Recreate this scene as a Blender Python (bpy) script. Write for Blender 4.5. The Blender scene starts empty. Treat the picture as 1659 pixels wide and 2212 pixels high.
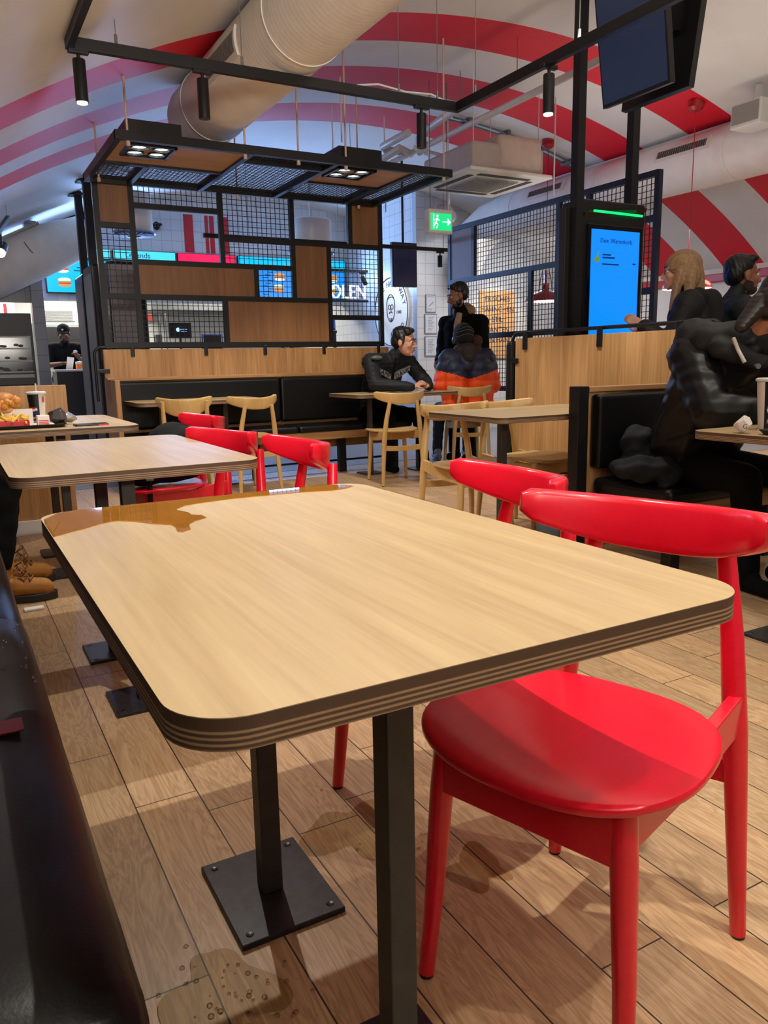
import bpy, bmesh, math, random
from mathutils import Vector, Matrix, Euler
random.seed(7)
S = bpy.context.scene
COL = S.collection
PI = math.pi

# ---------------------------------------------------------------- camera
cam_d = bpy.data.cameras.new('camera'); cam = bpy.data.objects.new('camera', cam_d); COL.objects.link(cam)
cam_d.sensor_fit = 'HORIZONTAL'; cam_d.sensor_width = 36.0
cam_d.lens = 36.0 * 1675.8 / 1659.0
cam_d.clip_start = 0.02; cam_d.clip_end = 100
_R = Vector((0.872956, -0.48740662, -0.01956049)); _U = Vector((0.10918792, 0.15616149, 0.98167795)); _F = Vector((0.47542173, 0.85909742, -0.18954102))
cam.matrix_world = Matrix(((_R.x, _U.x, -_F.x, 0), (_R.y, _U.y, -_F.y, 0), (_R.z, _U.z, -_F.z, 1.03), (0, 0, 0, 1)))
S.camera = cam

# ---------------------------------------------------------------- exposure, world, big lights
S.view_settings.view_transform = 'Standard'; S.view_settings.look = 'None'
S.view_settings.exposure = 0.34; S.view_settings.gamma = 1.0; S.view_settings.use_curve_mapping = False
W = bpy.data.worlds.new('world'); S.world = W; W.use_nodes = True
_bg = W.node_tree.nodes['Background']; _bg.inputs[0].default_value = (0.80, 0.86, 1.0, 1); _bg.inputs[1].default_value = 0.12
S.cycles.max_bounces = 6; S.cycles.diffuse_bounces = 3; S.cycles.glossy_bounces = 3; S.cycles.transmission_bounces = 4
S.cycles.transparent_max_bounces = 8
S.cycles.sample_clamp_indirect = 4.0; S.cycles.caustics_reflective = False; S.cycles.caustics_refractive = False

WARM = (1.0, 0.80, 0.58); NEUT = (1.0, 0.93, 0.82); COOL = (0.80, 0.90, 1.0)
def spot(loc, aim, watts, deg=95, blend=0.5, col=NEUT, r=0.02):
    l = bpy.data.lights.new('spot_light', 'SPOT'); l.energy = watts; l.color = col; l.shadow_soft_size = r
    l.spot_size = math.radians(deg); l.spot_blend = blend
    o = bpy.data.objects.new('spot_light', l); COL.objects.link(o); o.location = loc
    o.rotation_euler = (Vector(aim) - Vector(loc)).to_track_quat('-Z', 'Y').to_euler(); return o
def area(loc, aim, watts, sx, sy, col=(1, 1, 1), spread=180):
    l = bpy.data.lights.new('area_light', 'AREA'); l.energy = watts; l.color = col; l.shape = 'RECTANGLE'; l.size = sx; l.size_y = sy; l.spread = math.radians(spread)
    o = bpy.data.objects.new('area_light', l); COL.objects.link(o); o.location = loc
    o.rotation_euler = (Vector(aim) - Vector(loc)).to_track_quat('-Z', 'Y').to_euler(); return o
def point(loc, watts, col=(1, 1, 1), r=0.04):
    l = bpy.data.lights.new('point_light', 'POINT'); l.energy = watts; l.color = col; l.shadow_soft_size = r
    o = bpy.data.objects.new('point_light', l); COL.objects.link(o); o.location = loc; return o
TRACK_Z = 2.62; LENS_Z = 2.33
# spots of the left track run, straight above the row of tables
for y, w in ((-0.15, 30), (1.43, 80), (2.92, 64), (4.43, 55)):
    spot((0.78, y, LENS_Z), (0.78, y, 0), w, 104, 0.45, NEUT, 0.012)
# short middle run above the first table's aisle
for y, w in ((0.32, 30),):
    spot((1.60, y, LENS_Z), (1.50, y + 0.25, 0), w, 96, 0.4, NEUT, 0.012)
# spots of the right and the cross run
for x, y, w in ((3.05, 3.56, 60), (3.05, 2.05, 26)):
    spot((x, y, LENS_Z), (x, y, 0), w, 88, 0.5, NEUT, 0.014)
for x in (1.40, 2.80):
    spot((x, 4.44, LENS_Z), (x + 0.1, 5.2, 0.4), 35, 105, 0.5)
# added fill lights without fittings, behind the camera and on the right, brightening the vault
area((3.05, 1.2, 2.655), (3.05, 1.2, 4), 30, 0.04, 5.0, (1.0, 0.90, 0.80), 150)
area((0.7, -1.6, 1.7), (0.9, 1.4, 3.3), 66, 2.2, 0.4, (1.0, 0.92, 0.82), 100)
area((5.5, 2.6, 1.9), (5.5, 2.6, 4), 21, 0.4, 8.0, (1.0, 0.90, 0.82), 150)
# canopy lamp modules
for x in (1.42, 2.98):
    spot((x, 5.86, 2.44), (x, 5.86, 0), 55, 110, 0.5, NEUT, 0.05)
# kitchen ceiling lights, service counter light
area((2.2, 13.2, 2.55), (2.2, 13.2, 0), 70, 1.4, 0.6, (1, 0.97, 0.9)); area((4.4, 13.2, 2.55), (4.4, 13.2, 0), 70, 1.4, 0.6, (1, 0.97, 0.9))
area((0.6, 12.6, 2.3), (0.6, 12.6, 0), 25, 0.6, 0.4, (1, 0.97, 0.9))
spot((1.6, 11.2, 2.5), (1.6, 12.0, 1.0), 30, 60, 0.5, (1, 0.95, 0.88))
# blue glow of the screens and blue led cove
area((3.6, 11.5, 2.35), (3.6, 8.0, 2.9), 110, 4.2, 0.2, (0.28, 0.50, 1.0))
area((-0.2, 8.4, 2.25), (0.2, 8.0, 3.4), 12, 0.15, 2.0, (0.25, 0.4, 1.0))
# spots on the round sign, the wooden poster and the posters
spot((5.0, 9.7, 2.55), (6.0, 10.45, 1.6), 32, 55, 0.6, (1, 0.97, 0.92), 0.03)
spot((7.3, 8.7, 2.4), (7.4, 9.75, 1.5), 45, 60, 0.6, WARM, 0.03)
area((6.8, 8.6, 2.6), (7.0, 9.0, 0.5), 40, 1.5, 1.5, (0.95, 0.96, 1.0))
area((7.4, 5.0, 2.3), (7.6, 5.0, 0), 30, 0.8, 3.0, WARM)

# ---------------------------------------------------------------- materials
def lin(c):
    return tuple(((v / 255) / 12.92) if v <= 10 else (((v / 255) + 0.055) / 1.055) ** 2.4 for v in c) + (1.0,)
_M = {}
def _new(name):
    m = bpy.data.materials.new(name); m.use_nodes = True
    nt = m.node_tree; b = nt.nodes['Principled BSDF']; return m, nt, b
def _coords(nt, scale=(1, 1, 1), rot=(0, 0, 0), kind='Object'):
    tc = nt.nodes.new('ShaderNodeTexCoord'); mp = nt.nodes.new('ShaderNodeMapping')
    mp.inputs['Scale'].default_value = scale; mp.inputs['Rotation'].default_value = rot
    nt.links.new(tc.outputs[kind], mp.inputs[0]); return mp.outputs[0]
def _noise(nt, vec, scale, detail=3, rough=0.55, dist=0.0):
    n = nt.nodes.new('ShaderNodeTexNoise'); n.inputs['Scale'].default_value = scale; n.inputs['Detail'].default_value = detail
    n.inputs['Roughness'].default_value = rough; n.inputs['Distortion'].default_value = dist
    nt.links.new(vec, n.inputs['Vector']); return n.outputs['Fac']
def _ramp(nt, fac, stops):
    r = nt.nodes.new('ShaderNodeValToRGB'); e = r.color_ramp.elements
    e[0].position, e[0].color = stops[0]; e[1].position, e[1].color = stops[-1]
    for p, c in stops[1:-1]:
        k = e.new(p); k.color = c
    nt.links.new(fac, r.inputs[0]); return r.outputs[0]
def _mix(nt, a, b, fac, mode='MIX'):
    m = nt.nodes.new('ShaderNodeMix'); m.data_type = 'RGBA'; m.blend_type = mode
    if isinstance(fac, (int, float)): m.inputs[0].default_value = fac
    else: nt.links.new(fac, m.inputs[0])
    for s, v in ((6, a), (7, b)):
        if isinstance(v, tuple): m.inputs[s].default_value = v
        else: nt.links.new(v, m.inputs[s])
    return m.outputs[2]
def _math(nt, op, a, b=0.0):
    m = nt.nodes.new('ShaderNodeMath'); m.operation = op
    for i, v in enumerate((a, b)):
        if isinstance(v, (int, float)): m.inputs[i].default_value = v
        else: nt.links.new(v, m.inputs[i])
    return m.outputs[0]
def _bump(nt, b, h, strength=0.2, dist=0.002):
    n = nt.nodes.new('ShaderNodeBump'); n.inputs['Strength'].default_value = strength; n.inputs['Distance'].default_value = dist
    nt.links.new(h, n.inputs['Height']); nt.links.new(n.outputs[0], b.inputs['Normal'])
def plain(name, rgb, rough=0.5, metal=0.0, var=0.08, nscale=30, bump=0.0, coat=0.0, spec=0.5):
    if name in _M: return _M[name]
    m, nt, b = _new(name); c = lin(rgb)
    f = _noise(nt, _coords(nt), nscale, 3)
    d = tuple(v * (1 - var) for v in c[:3]) + (1,); u = tuple(min(1, v * (1 + var)) for v in c[:3]) + (1,)
    nt.links.new(_ramp(nt, f, [(0.3, d), (0.7, u)]), b.inputs['Base Color'])
    b.inputs['Roughness'].default_value = rough; b.inputs['Metallic'].default_value = metal
    b.inputs['Coat Weight'].default_value = coat; b.inputs['Specular IOR Level'].default_value = spec
    if bump: _bump(nt, b, f, bump, 0.003)
    _M[name] = m; return m
def emit(name, rgb, strength):
    if name in _M: return _M[name]
    m, nt, b = _new(name); b.inputs['Base Color'].default_value = (0.01, 0.01, 0.01, 1)
    b.inputs['Emission Color'].default_value = lin(rgb); b.inputs['Emission Strength'].default_value = strength
    b.inputs['Roughness'].default_value = 0.25
    _M[name] = m; return m
def wood(name, dark, light, axis=1, scale=1.0, rough=0.4, contrast=1.0, coat=0.0):
    if name in _M: return _M[name]
    m, nt, b = _new(name)
    sc = [9 * scale] * 3; sc[axis] = 0.7 * scale
    v = _coords(nt, tuple(sc)); f1 = _noise(nt, v, 1.6, 4, 0.6, 0.8)
    sc2 = [70 * scale] * 3; sc2[axis] = 2.2 * scale
    v2 = _coords(nt, tuple(sc2)); f2 = _noise(nt, v2, 1.5, 3, 0.6)
    f = _math(nt, 'ADD', _math(nt, 'MULTIPLY', f1, 0.6), _math(nt, 'MULTIPLY', f2, 0.4))
    h = 0.16 / contrast
    col = _ramp(nt, f, [(0.5 - h, lin(dark)), (0.5 + h, lin(light))])
    nt.links.new(col, b.inputs['Base Color']); b.inputs['Roughness'].default_value = rough
    b.inputs['Coat Weight'].default_value = coat; b.inputs['Coat Roughness'].default_value = 0.15
    _bump(nt, b, f2, 0.08, 0.001)
    _M[name] = m; return m

BLACK = plain('black metal', (24, 24, 26), 0.42, 0.3, 0.15, 60)
BLACKSAT = plain('satin black plastic', (14, 14, 16), 0.35, 0, 0.1)
POSTGREY = plain('charcoal steel post', (66, 65, 60), 0.5, 0.2, 0.12, 40)
PLATE = plain('charcoal base plate', (44, 44, 47), 0.4, 0.3, 0.35, 55, 0.1)
WHITE = plain('white paint', (216, 212, 204), 0.6, 0, 0.03, 8)
WHITEPL = plain('white plastic', (215, 214, 210), 0.35, 0, 0.02)
VINYL = plain('black vinyl', (10, 11, 13), 0.36, 0, 0.15, 220, 0.10, 0, 0.3)
CHROME = plain('brushed steel', (150, 150, 150), 0.3, 0.9, 0.1)
STEEL = plain('dull steel', (120, 122, 122), 0.4, 0.6, 0.1)
OAK = wood('pale oak laminate', (162, 136, 97), (194, 170, 129), 1, 1.0, 0.42, 0.8)
OAKX = wood('pale oak laminate across', (162, 136, 97), (194, 170, 129), 0, 1.0, 0.42, 0.8)
BEECH = wood('clear beech', (188, 150, 92), (214, 178, 118), 2, 1.0, 0.35, 0.8)
PANEL = wood('oak veneer panel', (140, 98, 58), (184, 138, 88), 2, 0.8, 0.45, 1.1)
PANELX = wood('oak veneer board', (140, 100, 60), (178, 134, 86), 0, 0.8, 0.45, 1.1)
RED = wood('red stained wood', (222, 14, 38), (240, 26, 54), 1, 1.2, 0.28, 0.6, 0.35)
REDP = plain('red enamel', (168, 10, 20), 0.35, 0, 0.05)
GLASSBLK = plain('black glass', (8, 8, 10), 0.12, 0, 0.05)

def ply_edge():
    m, nt, b = _new('plywood edge'); tc = nt.nodes.new('ShaderNodeTexCoord'); sx = nt.nodes.new('ShaderNodeSeparateXYZ')
    nt.links.new(tc.outputs['Object'], sx.inputs[0])
    # local z: table top is at z = 0.75, thickness 0.03
    t = _math(nt, 'MULTIPLY', _math(nt, 'SUBTRACT', 0.75, sx.outputs[2]), 1 / 0.03)
    A = lin((84, 62, 46)); B = lin((164, 132, 98)); Cc = lin((220, 192, 150))
    r = _ramp(nt, t, [(0.0, Cc), (0.04, A), (0.40, A), (0.43, B), (0.48, B), (0.51, A), (0.58, A), (0.61, B), (0.66, B), (0.69, A), (0.76, A), (0.79, B), (0.84, B), (0.87, A), (0.93, A), (1.0, B)])
    nt.links.new(r, b.inputs['Base Color']); b.inputs['Roughness'].default_value = 0.5
    return m
PLY = ply_edge()

def floor_mat():
    m, nt, b = _new('oak floor planks')
    tc = nt.nodes.new('ShaderNodeTexCoord'); sx = nt.nodes.new('ShaderNodeSeparateXYZ'); nt.links.new(tc.outputs['Object'], sx.inputs[0])
    cb = nt.nodes.new('ShaderNodeCombineXYZ'); nt.links.new(sx.outputs[1], cb.inputs[0])
    nt.links.new(_math(nt, 'SUBTRACT', sx.outputs[0], 0.285 - 0.147 * 40), cb.inputs[1])
    # plank index gives each row its own shift
    row = _math(nt, 'FLOOR', _math(nt, 'DIVIDE', _math(nt, 'SUBTRACT', sx.outputs[0], 0.285 - 0.147 * 40), 0.147))
    sh = _math(nt, 'FRACT', _math(nt, 'MULTIPLY', _math(nt, 'SINE', _math(nt, 'MULTIPLY', row, 12.9898)), 43758.5))
    cb2 = nt.nodes.new('ShaderNodeCombineXYZ'); nt.links.new(_math(nt, 'ADD', sx.outputs[1], _math(nt, 'MULTIPLY', sh, 0.9)), cb2.inputs[0])
    nt.links.new(_math(nt, 'SUBTRACT', sx.outputs[0], 0.285 - 0.147 * 40), cb2.inputs[1])
    br = nt.nodes.new('ShaderNodeTexBrick'); br.offset = 0.0; br.inputs['Scale'].default_value = 1.0
    br.inputs['Brick Width'].default_value = 0.9; br.inputs['Row Height'].default_value = 0.147; br.inputs['Mortar Size'].default_value = 0.0016
    br.inputs['Mortar Smooth'].default_value = 0.1; br.inputs['Color1'].default_value = (0, 0, 0, 1); br.inputs['Color2'].default_value = (1, 1, 1, 1)
    nt.links.new(cb2.outputs[0], br.inputs['Vector'])
    # grain
    mp = nt.nodes.new('ShaderNodeMapping'); mp.inputs['Scale'].default_value = (1.6, 13, 1); nt.links.new(cb2.outputs[0], mp.inputs[0])
    addv = nt.nodes.new('ShaderNodeVectorMath'); addv.operation = 'ADD'; nt.links.new(mp.outputs[0], addv.inputs[0])
    cb3 = nt.nodes.new('ShaderNodeCombineXYZ'); nt.links.new(_math(nt, 'MULTIPLY', br.outputs['Color'], 37.0), cb3.inputs[2]); nt.links.new(cb3.outputs[0], addv.inputs[1])
    f1 = _noise(nt, addv.outputs[0], 1.0, 4, 0.6, 1.6)
    wv = _math(nt, 'FRACT', _math(nt, 'MULTIPLY', f1, 9.0))
    wv = _math(nt, 'ABSOLUTE', _math(nt, 'SUBTRACT', wv, 0.5))
    mp2 = nt.nodes.new('ShaderNodeMapping'); mp2.inputs['Scale'].default_value = (4, 150, 1); nt.links.new(cb2.outputs[0], mp2.inputs[0])
    f2 = _noise(nt, mp2.outputs[0], 1.0, 3, 0.6)
    f = _math(nt, 'ADD', _math(nt, 'MULTIPLY', wv, 0.55), _math(nt, 'MULTIPLY', f2, 0.5))
    base = _ramp(nt, f, [(0.12, lin((154, 122, 88))), (0.45, lin((190, 159, 122))), (0.8, lin((216, 190, 154)))])
    tint = _ramp(nt, br.outputs['Color'], [(0.0, (0.80, 0.78, 0.76, 1)), (0.5, (1, 1, 1, 1)), (1.0, (1.08, 1.02, 0.95, 1))])
    col = _mix(nt, base, tint, 1.0, 'MULTIPLY')
    col = _mix(nt, col, lin((44, 30, 20)), br.outputs['Fac'])
    nt.links.new(col, b.inputs['Base Color']); b.inputs['Roughness'].default_value = 0.42
    _bump(nt, b, _math(nt, 'SUBTRACT', f2, br.outputs['Fac']), 0.15, 0.001)
    return m
FLOOR = floor_mat()

def vault_mat():
    m, nt, b = _new('white plaster with red stripes')
    tc = nt.nodes.new('ShaderNodeTexCoord'); sx = nt.nodes.new('ShaderNodeSeparateXYZ'); nt.links.new(tc.outputs['Object'], sx.inputs[0])
    tot = None
    for a, c in ((5.20, 5.74), (6.32, 6.88), (7.36, 7.98)):
        k = _math(nt, 'MULTIPLY', _math(nt, 'GREATER_THAN', sx.outputs[1], a), _math(nt, 'LESS_THAN', sx.outputs[1], c))
        tot = k if tot is None else _math(nt, 'ADD', tot, k)
    n = _noise(nt, _coords(nt), 1.3, 5, 0.6)
    w = _ramp(nt, n, [(0.3, lin((218, 214, 208))), (0.7, lin((230, 227, 222)))])
    r = _ramp(nt, n, [(0.3, lin((216, 14, 38))), (0.7, lin((228, 22, 46)))])
    nt.links.new(_mix(nt, w, r, tot), b.inputs['Base Color']); b.inputs['Roughness'].default_value = 0.6
    _bump(nt, b, n, 0.15, 0.03)
    return m
VAULT = vault_mat()

def tile_mat(name, c, mortar, wdt, hgt, rough=0.3, axis='XZ', offset=0.0):
    m, nt, b = _new(name); tc = nt.nodes.new('ShaderNodeTexCoord'); sx = nt.nodes.new('ShaderNodeSeparateXYZ'); nt.links.new(tc.outputs['Object'], sx.inputs[0])
    cb = nt.nodes.new('ShaderNodeCombineXYZ'); nt.links.new(sx.outputs[0 if axis[0] == 'X' else 1], cb.inputs[0]); nt.links.new(sx.outputs[2], cb.inputs[1])
    br = nt.nodes.new('ShaderNodeTexBrick'); br.offset = offset; br.inputs['Scale'].default_value = 1
    br.inputs['Brick Width'].default_value = wdt; br.inputs['Row Height'].default_value = hgt; br.inputs['Mortar Size'].default_value = 0.005
    br.inputs['Color1'].default_value = lin(c); br.inputs['Color2'].default_value = tuple(v * 0.94 for v in lin(c)[:3]) + (1,); br.inputs['Mortar'].default_value = lin(mortar)
    nt.links.new(cb.outputs[0], br.inputs['Vector']); nt.links.new(br.outputs['Color'], b.inputs['Base Color']); b.inputs['Roughness'].default_value = rough
    return m
TILEX = tile_mat('white square tiles', (206, 206, 206), (172, 174, 178), 0.15, 0.15)
TILEY = tile_mat('white square tiles side', (206, 206, 206), (172, 174, 178), 0.15, 0.15, axis='YZ')
TILEG = tile_mat('grey square tiles', (120, 124, 134), (88, 92, 100), 0.2, 0.2)

def duct_mat():
    m, nt, b = _new('white textile duct'); v = _coords(nt, (1, 1, 1)); tc = v
    sx = nt.nodes.new('ShaderNodeSeparateXYZ'); nt.links.new(v, sx.inputs[0])
    w = _math(nt, 'SINE', _math(nt, 'MULTIPLY', sx.outputs[1], 160.0)); n = _noise(nt, v, 6, 4)
    nt.links.new(_ramp(nt, n, [(0.3, lin((224, 218, 210))), (0.7, lin((236, 231, 223)))]), b.inputs['Base Color']); b.inputs['Roughness'].default_value = 0.7
    _bump(nt, b, _math(nt, 'ADD', _math(nt, 'MULTIPLY', w, 0.3), n), 0.12, 0.006); return m
DUCT = duct_mat()

def wet_mat(name, tint, ior=1.33, rough=0.02):
    m, nt, b = _new(name); nt.nodes.remove(b)
    out = [n for n in nt.nodes if n.type == 'OUTPUT_MATERIAL'][0]
    tr = nt.nodes.new('ShaderNodeBsdfTransparent'); gl = nt.nodes.new('ShaderNodeBsdfGlossy'); gl.inputs['Roughness'].default_value = rough
    n = _noise(nt, _coords(nt), 14, 2); c = lin(tint)
    nt.links.new(_ramp(nt, n, [(0.3, tuple(v * 0.92 for v in c[:3]) + (1,)), (0.7, c)]), tr.inputs[0])
    fr = nt.nodes.new('ShaderNodeFresnel'); fr.inputs[0].default_value = ior
    mx = nt.nodes.new('ShaderNodeMixShader'); nt.links.new(fr.outputs[0], mx.inputs[0]); nt.links.new(tr.outputs[0], mx.inputs[1]); nt.links.new(gl.outputs[0], mx.inputs[2])
    nt.links.new(mx.outputs[0], out.inputs['Surface']); return m
SPILL = wet_mat('amber spilled drink', (246, 214, 150)); WATER = wet_mat('water film', (250, 244, 232), 1.33, 0.03)

# ---------------------------------------------------------------- mesh helpers
WL = {}
class MB:
    def __init__(s): s.v = []; s.f = []; s.m = []
    def add(s, vs, fs, mi=0):
        o = len(s.v); s.v += [tuple(v) for v in vs]; s.f += [tuple(i + o for i in f) for f in fs]; s.m += [mi] * len(fs); return s
    def box(s, x0, x1, y0, y1, z0, z1, mi=0, M=None):
        vs = [Vector(p) for p in ((x0, y0, z0), (x1, y0, z0), (x1, y1, z0), (x0, y1, z0), (x0, y0, z1), (x1, y0, z1), (x1, y1, z1), (x0, y1, z1))]
        if M is not None: vs = [M @ v for v in vs]
        return s.add(vs, [(0, 3, 2, 1), (4, 5, 6, 7), (0, 1, 5, 4), (1, 2, 6, 5), (2, 3, 7, 6), (3, 0, 4, 7)], mi)
    def bar(s, a, b, w, h=None, mi=0):                               # square bar between two points
        h = h or w; a = Vector(a); b = Vector(b); d = (b - a).normalized()
        u = d.cross(Vector((0, 0, 1)));
        if u.length < 1e-4: u = Vector((1, 0, 0))
        u.normalize(); n = u.cross(d)
        vs = [p + u * (i * w / 2) + n * (j * h / 2) for p in (a, b) for i, j in ((-1, -1), (1, -1), (1, 1), (-1, 1))]
        return s.add(vs, [(3, 2, 1, 0), (4, 5, 6, 7), (0, 1, 5, 4), (1, 2, 6, 5), (2, 3, 7, 6), (3, 0, 4, 7)], mi)
    def cyl(s, a, b, r0, r1=None, n=16, mi=0, cap=True):
        return s.tube([a, b], [r0, r0 if r1 is None else r1], n, mi, cap)
    def tube(s, pts, rs, n=10, mi=0, cap=True):
        pts = [Vector(p) for p in pts]
        if isinstance(rs, (int, float)): rs = [rs] * len(pts)
        vs = []; u = None
        for i, p in enumerate(pts):
            d = (pts[min(i + 1, len(pts) - 1)] - pts[max(i - 1, 0)]).normalized()
            if u is None:
                u = d.cross(Vector((0, 0, 1)))
                if u.length < 1e-3: u = Vector((1, 0, 0))
            u = (u - d * u.dot(d)).normalized(); w = d.cross(u)
            vs += [p + (u * math.cos(2 * PI * k / n) + w * math.sin(2 * PI * k / n)) * rs[i] for k in range(n)]
        fs = [(i * n + k, i * n + (k + 1) % n, (i + 1) * n + (k + 1) % n, (i + 1) * n + k) for i in range(len(pts) - 1) for k in range(n)]
        if cap: fs += [tuple(reversed(range(n))), tuple(range((len(pts) - 1) * n, len(pts) * n))]
        return s.add(vs, fs, mi)
    def lathe(s, prof, c=(0, 0, 0), n=24, mi=0):                     # profile of (r, z) turned about z
        c = Vector(c); vs = [c + Vector((r * math.cos(2 * PI * k / n), r * math.sin(2 * PI * k / n), z)) for r, z in prof for k in range(n)]
        fs = [(i * n + k, i * n + (k + 1) % n, (i + 1) * n + (k + 1) % n, (i + 1) * n + k) for i in range(len(prof) - 1) for k in range(n)]
        return s.add(vs, fs, mi)
    def prism(s, poly, z0, z1, mi_side=0, mi_top=0, mi_bot=None):
        n = len(poly); vs = [(x, y, z0) for x, y in poly] + [(x, y, z1) for x, y in poly]
        s.add(vs, [(i, (i + 1) % n, n + (i + 1) % n, n + i) for i in range(n)], mi_side)
        o = len(s.v) - 2 * n
        s.f.append(tuple(o + n + i for i in range(n))); s.m.append(mi_top)
        s.f.append(tuple(o + i for i in reversed(range(n)))); s.m.append(mi_side if mi_bot is None else mi_bot)
        return s
    def ell(s, c, r, n=16, m=10, mi=0, M=None):
        c = Vector(c); vs = []
        for j in range(1, m):
            t = PI * j / m
            for k in range(n):
                p = Vector((r[0] * math.sin(t) * math.cos(2 * PI * k / n), r[1] * math.sin(t) * math.sin(2 * PI * k / n), r[2] * math.cos(t)))
                vs.append(c + (M @ p if M is not None else p))
        top = Vector((0, 0, r[2])); vs.append(c + (M @ top if M is not None else top)); vs.append(c - (M @ top if M is not None else top))
        fs = [(j * n + k, (j + 1) * n + k, (j + 1) * n + (k + 1) % n, j * n + (k + 1) % n) for j in range(m - 2) for k in range(n)]
        T = (m - 1) * n
        fs += [(T, k, (k + 1) % n) for k in range(n)] + [(T + 1, (m - 2) * n + (k + 1) % n, (m - 2) * n + k) for k in range(n)]
        return s.add(vs, fs, mi)
    def grid(s, fn, nu, nv, mi=0):
        vs = [fn(i / nu, j / nv) for i in range(nu + 1) for j in range(nv + 1)]
        return s.add(vs, [(i * (nv + 1) + j, (i + 1) * (nv + 1) + j, (i + 1) * (nv + 1) + j + 1, i * (nv + 1) + j + 1) for i in range(nu) for j in range(nv)], mi)
    def build(s, name, mat, parent=None, smooth=None, bevel=0, seg=2, world=True):
        off = WL.get(parent.name, Vector()) if (parent is not None and world) else Vector()
        me = bpy.data.meshes.new(name); me.from_pydata([(x - off.x, y - off.y, z - off.z) for x, y, z in s.v], [], s.f)
        mats = mat if isinstance(mat, (list, tuple)) else [mat]
        for m in mats: me.materials.append(m)
        for p, mi in zip(me.polygons, s.m): p.material_index = mi
        me.update()
        bm = bmesh.new(); bm.from_mesh(me); bmesh.ops.recalc_face_normals(bm, faces=bm.faces); bm.to_mesh(me); bm.free()
        if smooth is not None:
            me.shade_smooth(); me.set_sharp_from_angle(angle=math.radians(smooth))
        o = bpy.data.objects.new(name, me); COL.objects.link(o)
        if parent is not None:
            o.parent = parent
            if world: WL[o.name] = WL.get(parent.name, Vector())
        if bevel:
            b = o.modifiers.new('bevel', 'BEVEL'); b.width = bevel; b.segments = seg; b.limit_method = 'ANGLE'; b.angle_limit = math.radians(40)
        return o
def tag(o, label=None, cat=None, group=None, kind=None):
    if label: o['label'] = label
    if cat: o['category'] = cat
    if group: o['group'] = group
    if kind: o['kind'] = kind
    return o
def thing(name, label, cat, loc=(0, 0, 0), rz=0.0, group=None):
    o = bpy.data.objects.new(name, None); COL.objects.link(o); o.location = loc; o.rotation_euler = (0, 0, rz); o.empty_display_size = 0.1
    WL[o.name] = Vector(loc); return tag(o, label, cat, group)
def struct(o): return tag(o, kind='structure')
def dup(root, loc, rz, label, group=None, name=None):
    r = root.copy(); COL.objects.link(r); r.location = loc; r.rotation_euler = (0, 0, rz); r['label'] = label
    if group: r['group'] = group
    for ch in list(root.children):
        c = ch.copy(); COL.objects.link(c); c.parent = r
        for g in list(ch.children):
            d = g.copy(); COL.objects.link(d); d.parent = c
    WL[r.name] = Vector(loc); return r
def text(body, size, loc, rot, mat, parent, extrude=0.002, name='lettering', align='CENTER', world=True, sx=1.0):
    cu = bpy.data.curves.new(name, 'FONT'); cu.body = body; cu.size = size; cu.extrude = extrude; cu.align_x = align; cu.align_y = 'CENTER'; cu.resolution_u = 3
    tmp = bpy.data.objects.new(name, cu); COL.objects.link(tmp); dg = bpy.context.evaluated_depsgraph_get()
    me = bpy.data.meshes.new_from_object(tmp.evaluated_get(dg)); bpy.data.objects.remove(tmp); bpy.data.curves.remove(cu)
    me.name = name; me.materials.clear(); me.materials.append(mat)
    for v in me.vertices: v.co.x *= sx
    o = bpy.data.objects.new(name, me); COL.objects.link(o)
    off = WL.get(parent.name, Vector()) if world else Vector()
    o.location = Vector(loc) - off; o.rotation_euler = rot; o.parent = parent; return o
FACE_S = (PI / 2, 0, 0)          # lettering read by someone looking towards +Y
FACE_W = (PI / 2, 0, -PI / 2)    # lettering read by someone looking towards +X
def rrect(x0, x1, y0, y1, r, n=8):
    out = []
    for cx, cy, a in ((x1 - r, y1 - r, 0), (x0 + r, y1 - r, 90), (x0 + r, y0 + r, 180), (x1 - r, y0 + r, 270)):
        out += [(cx + r * math.cos(math.radians(a + 90 * k / n)), cy + r * math.sin(math.radians(a + 90 * k / n))) for k in range(n + 1)]
    return out
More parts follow.
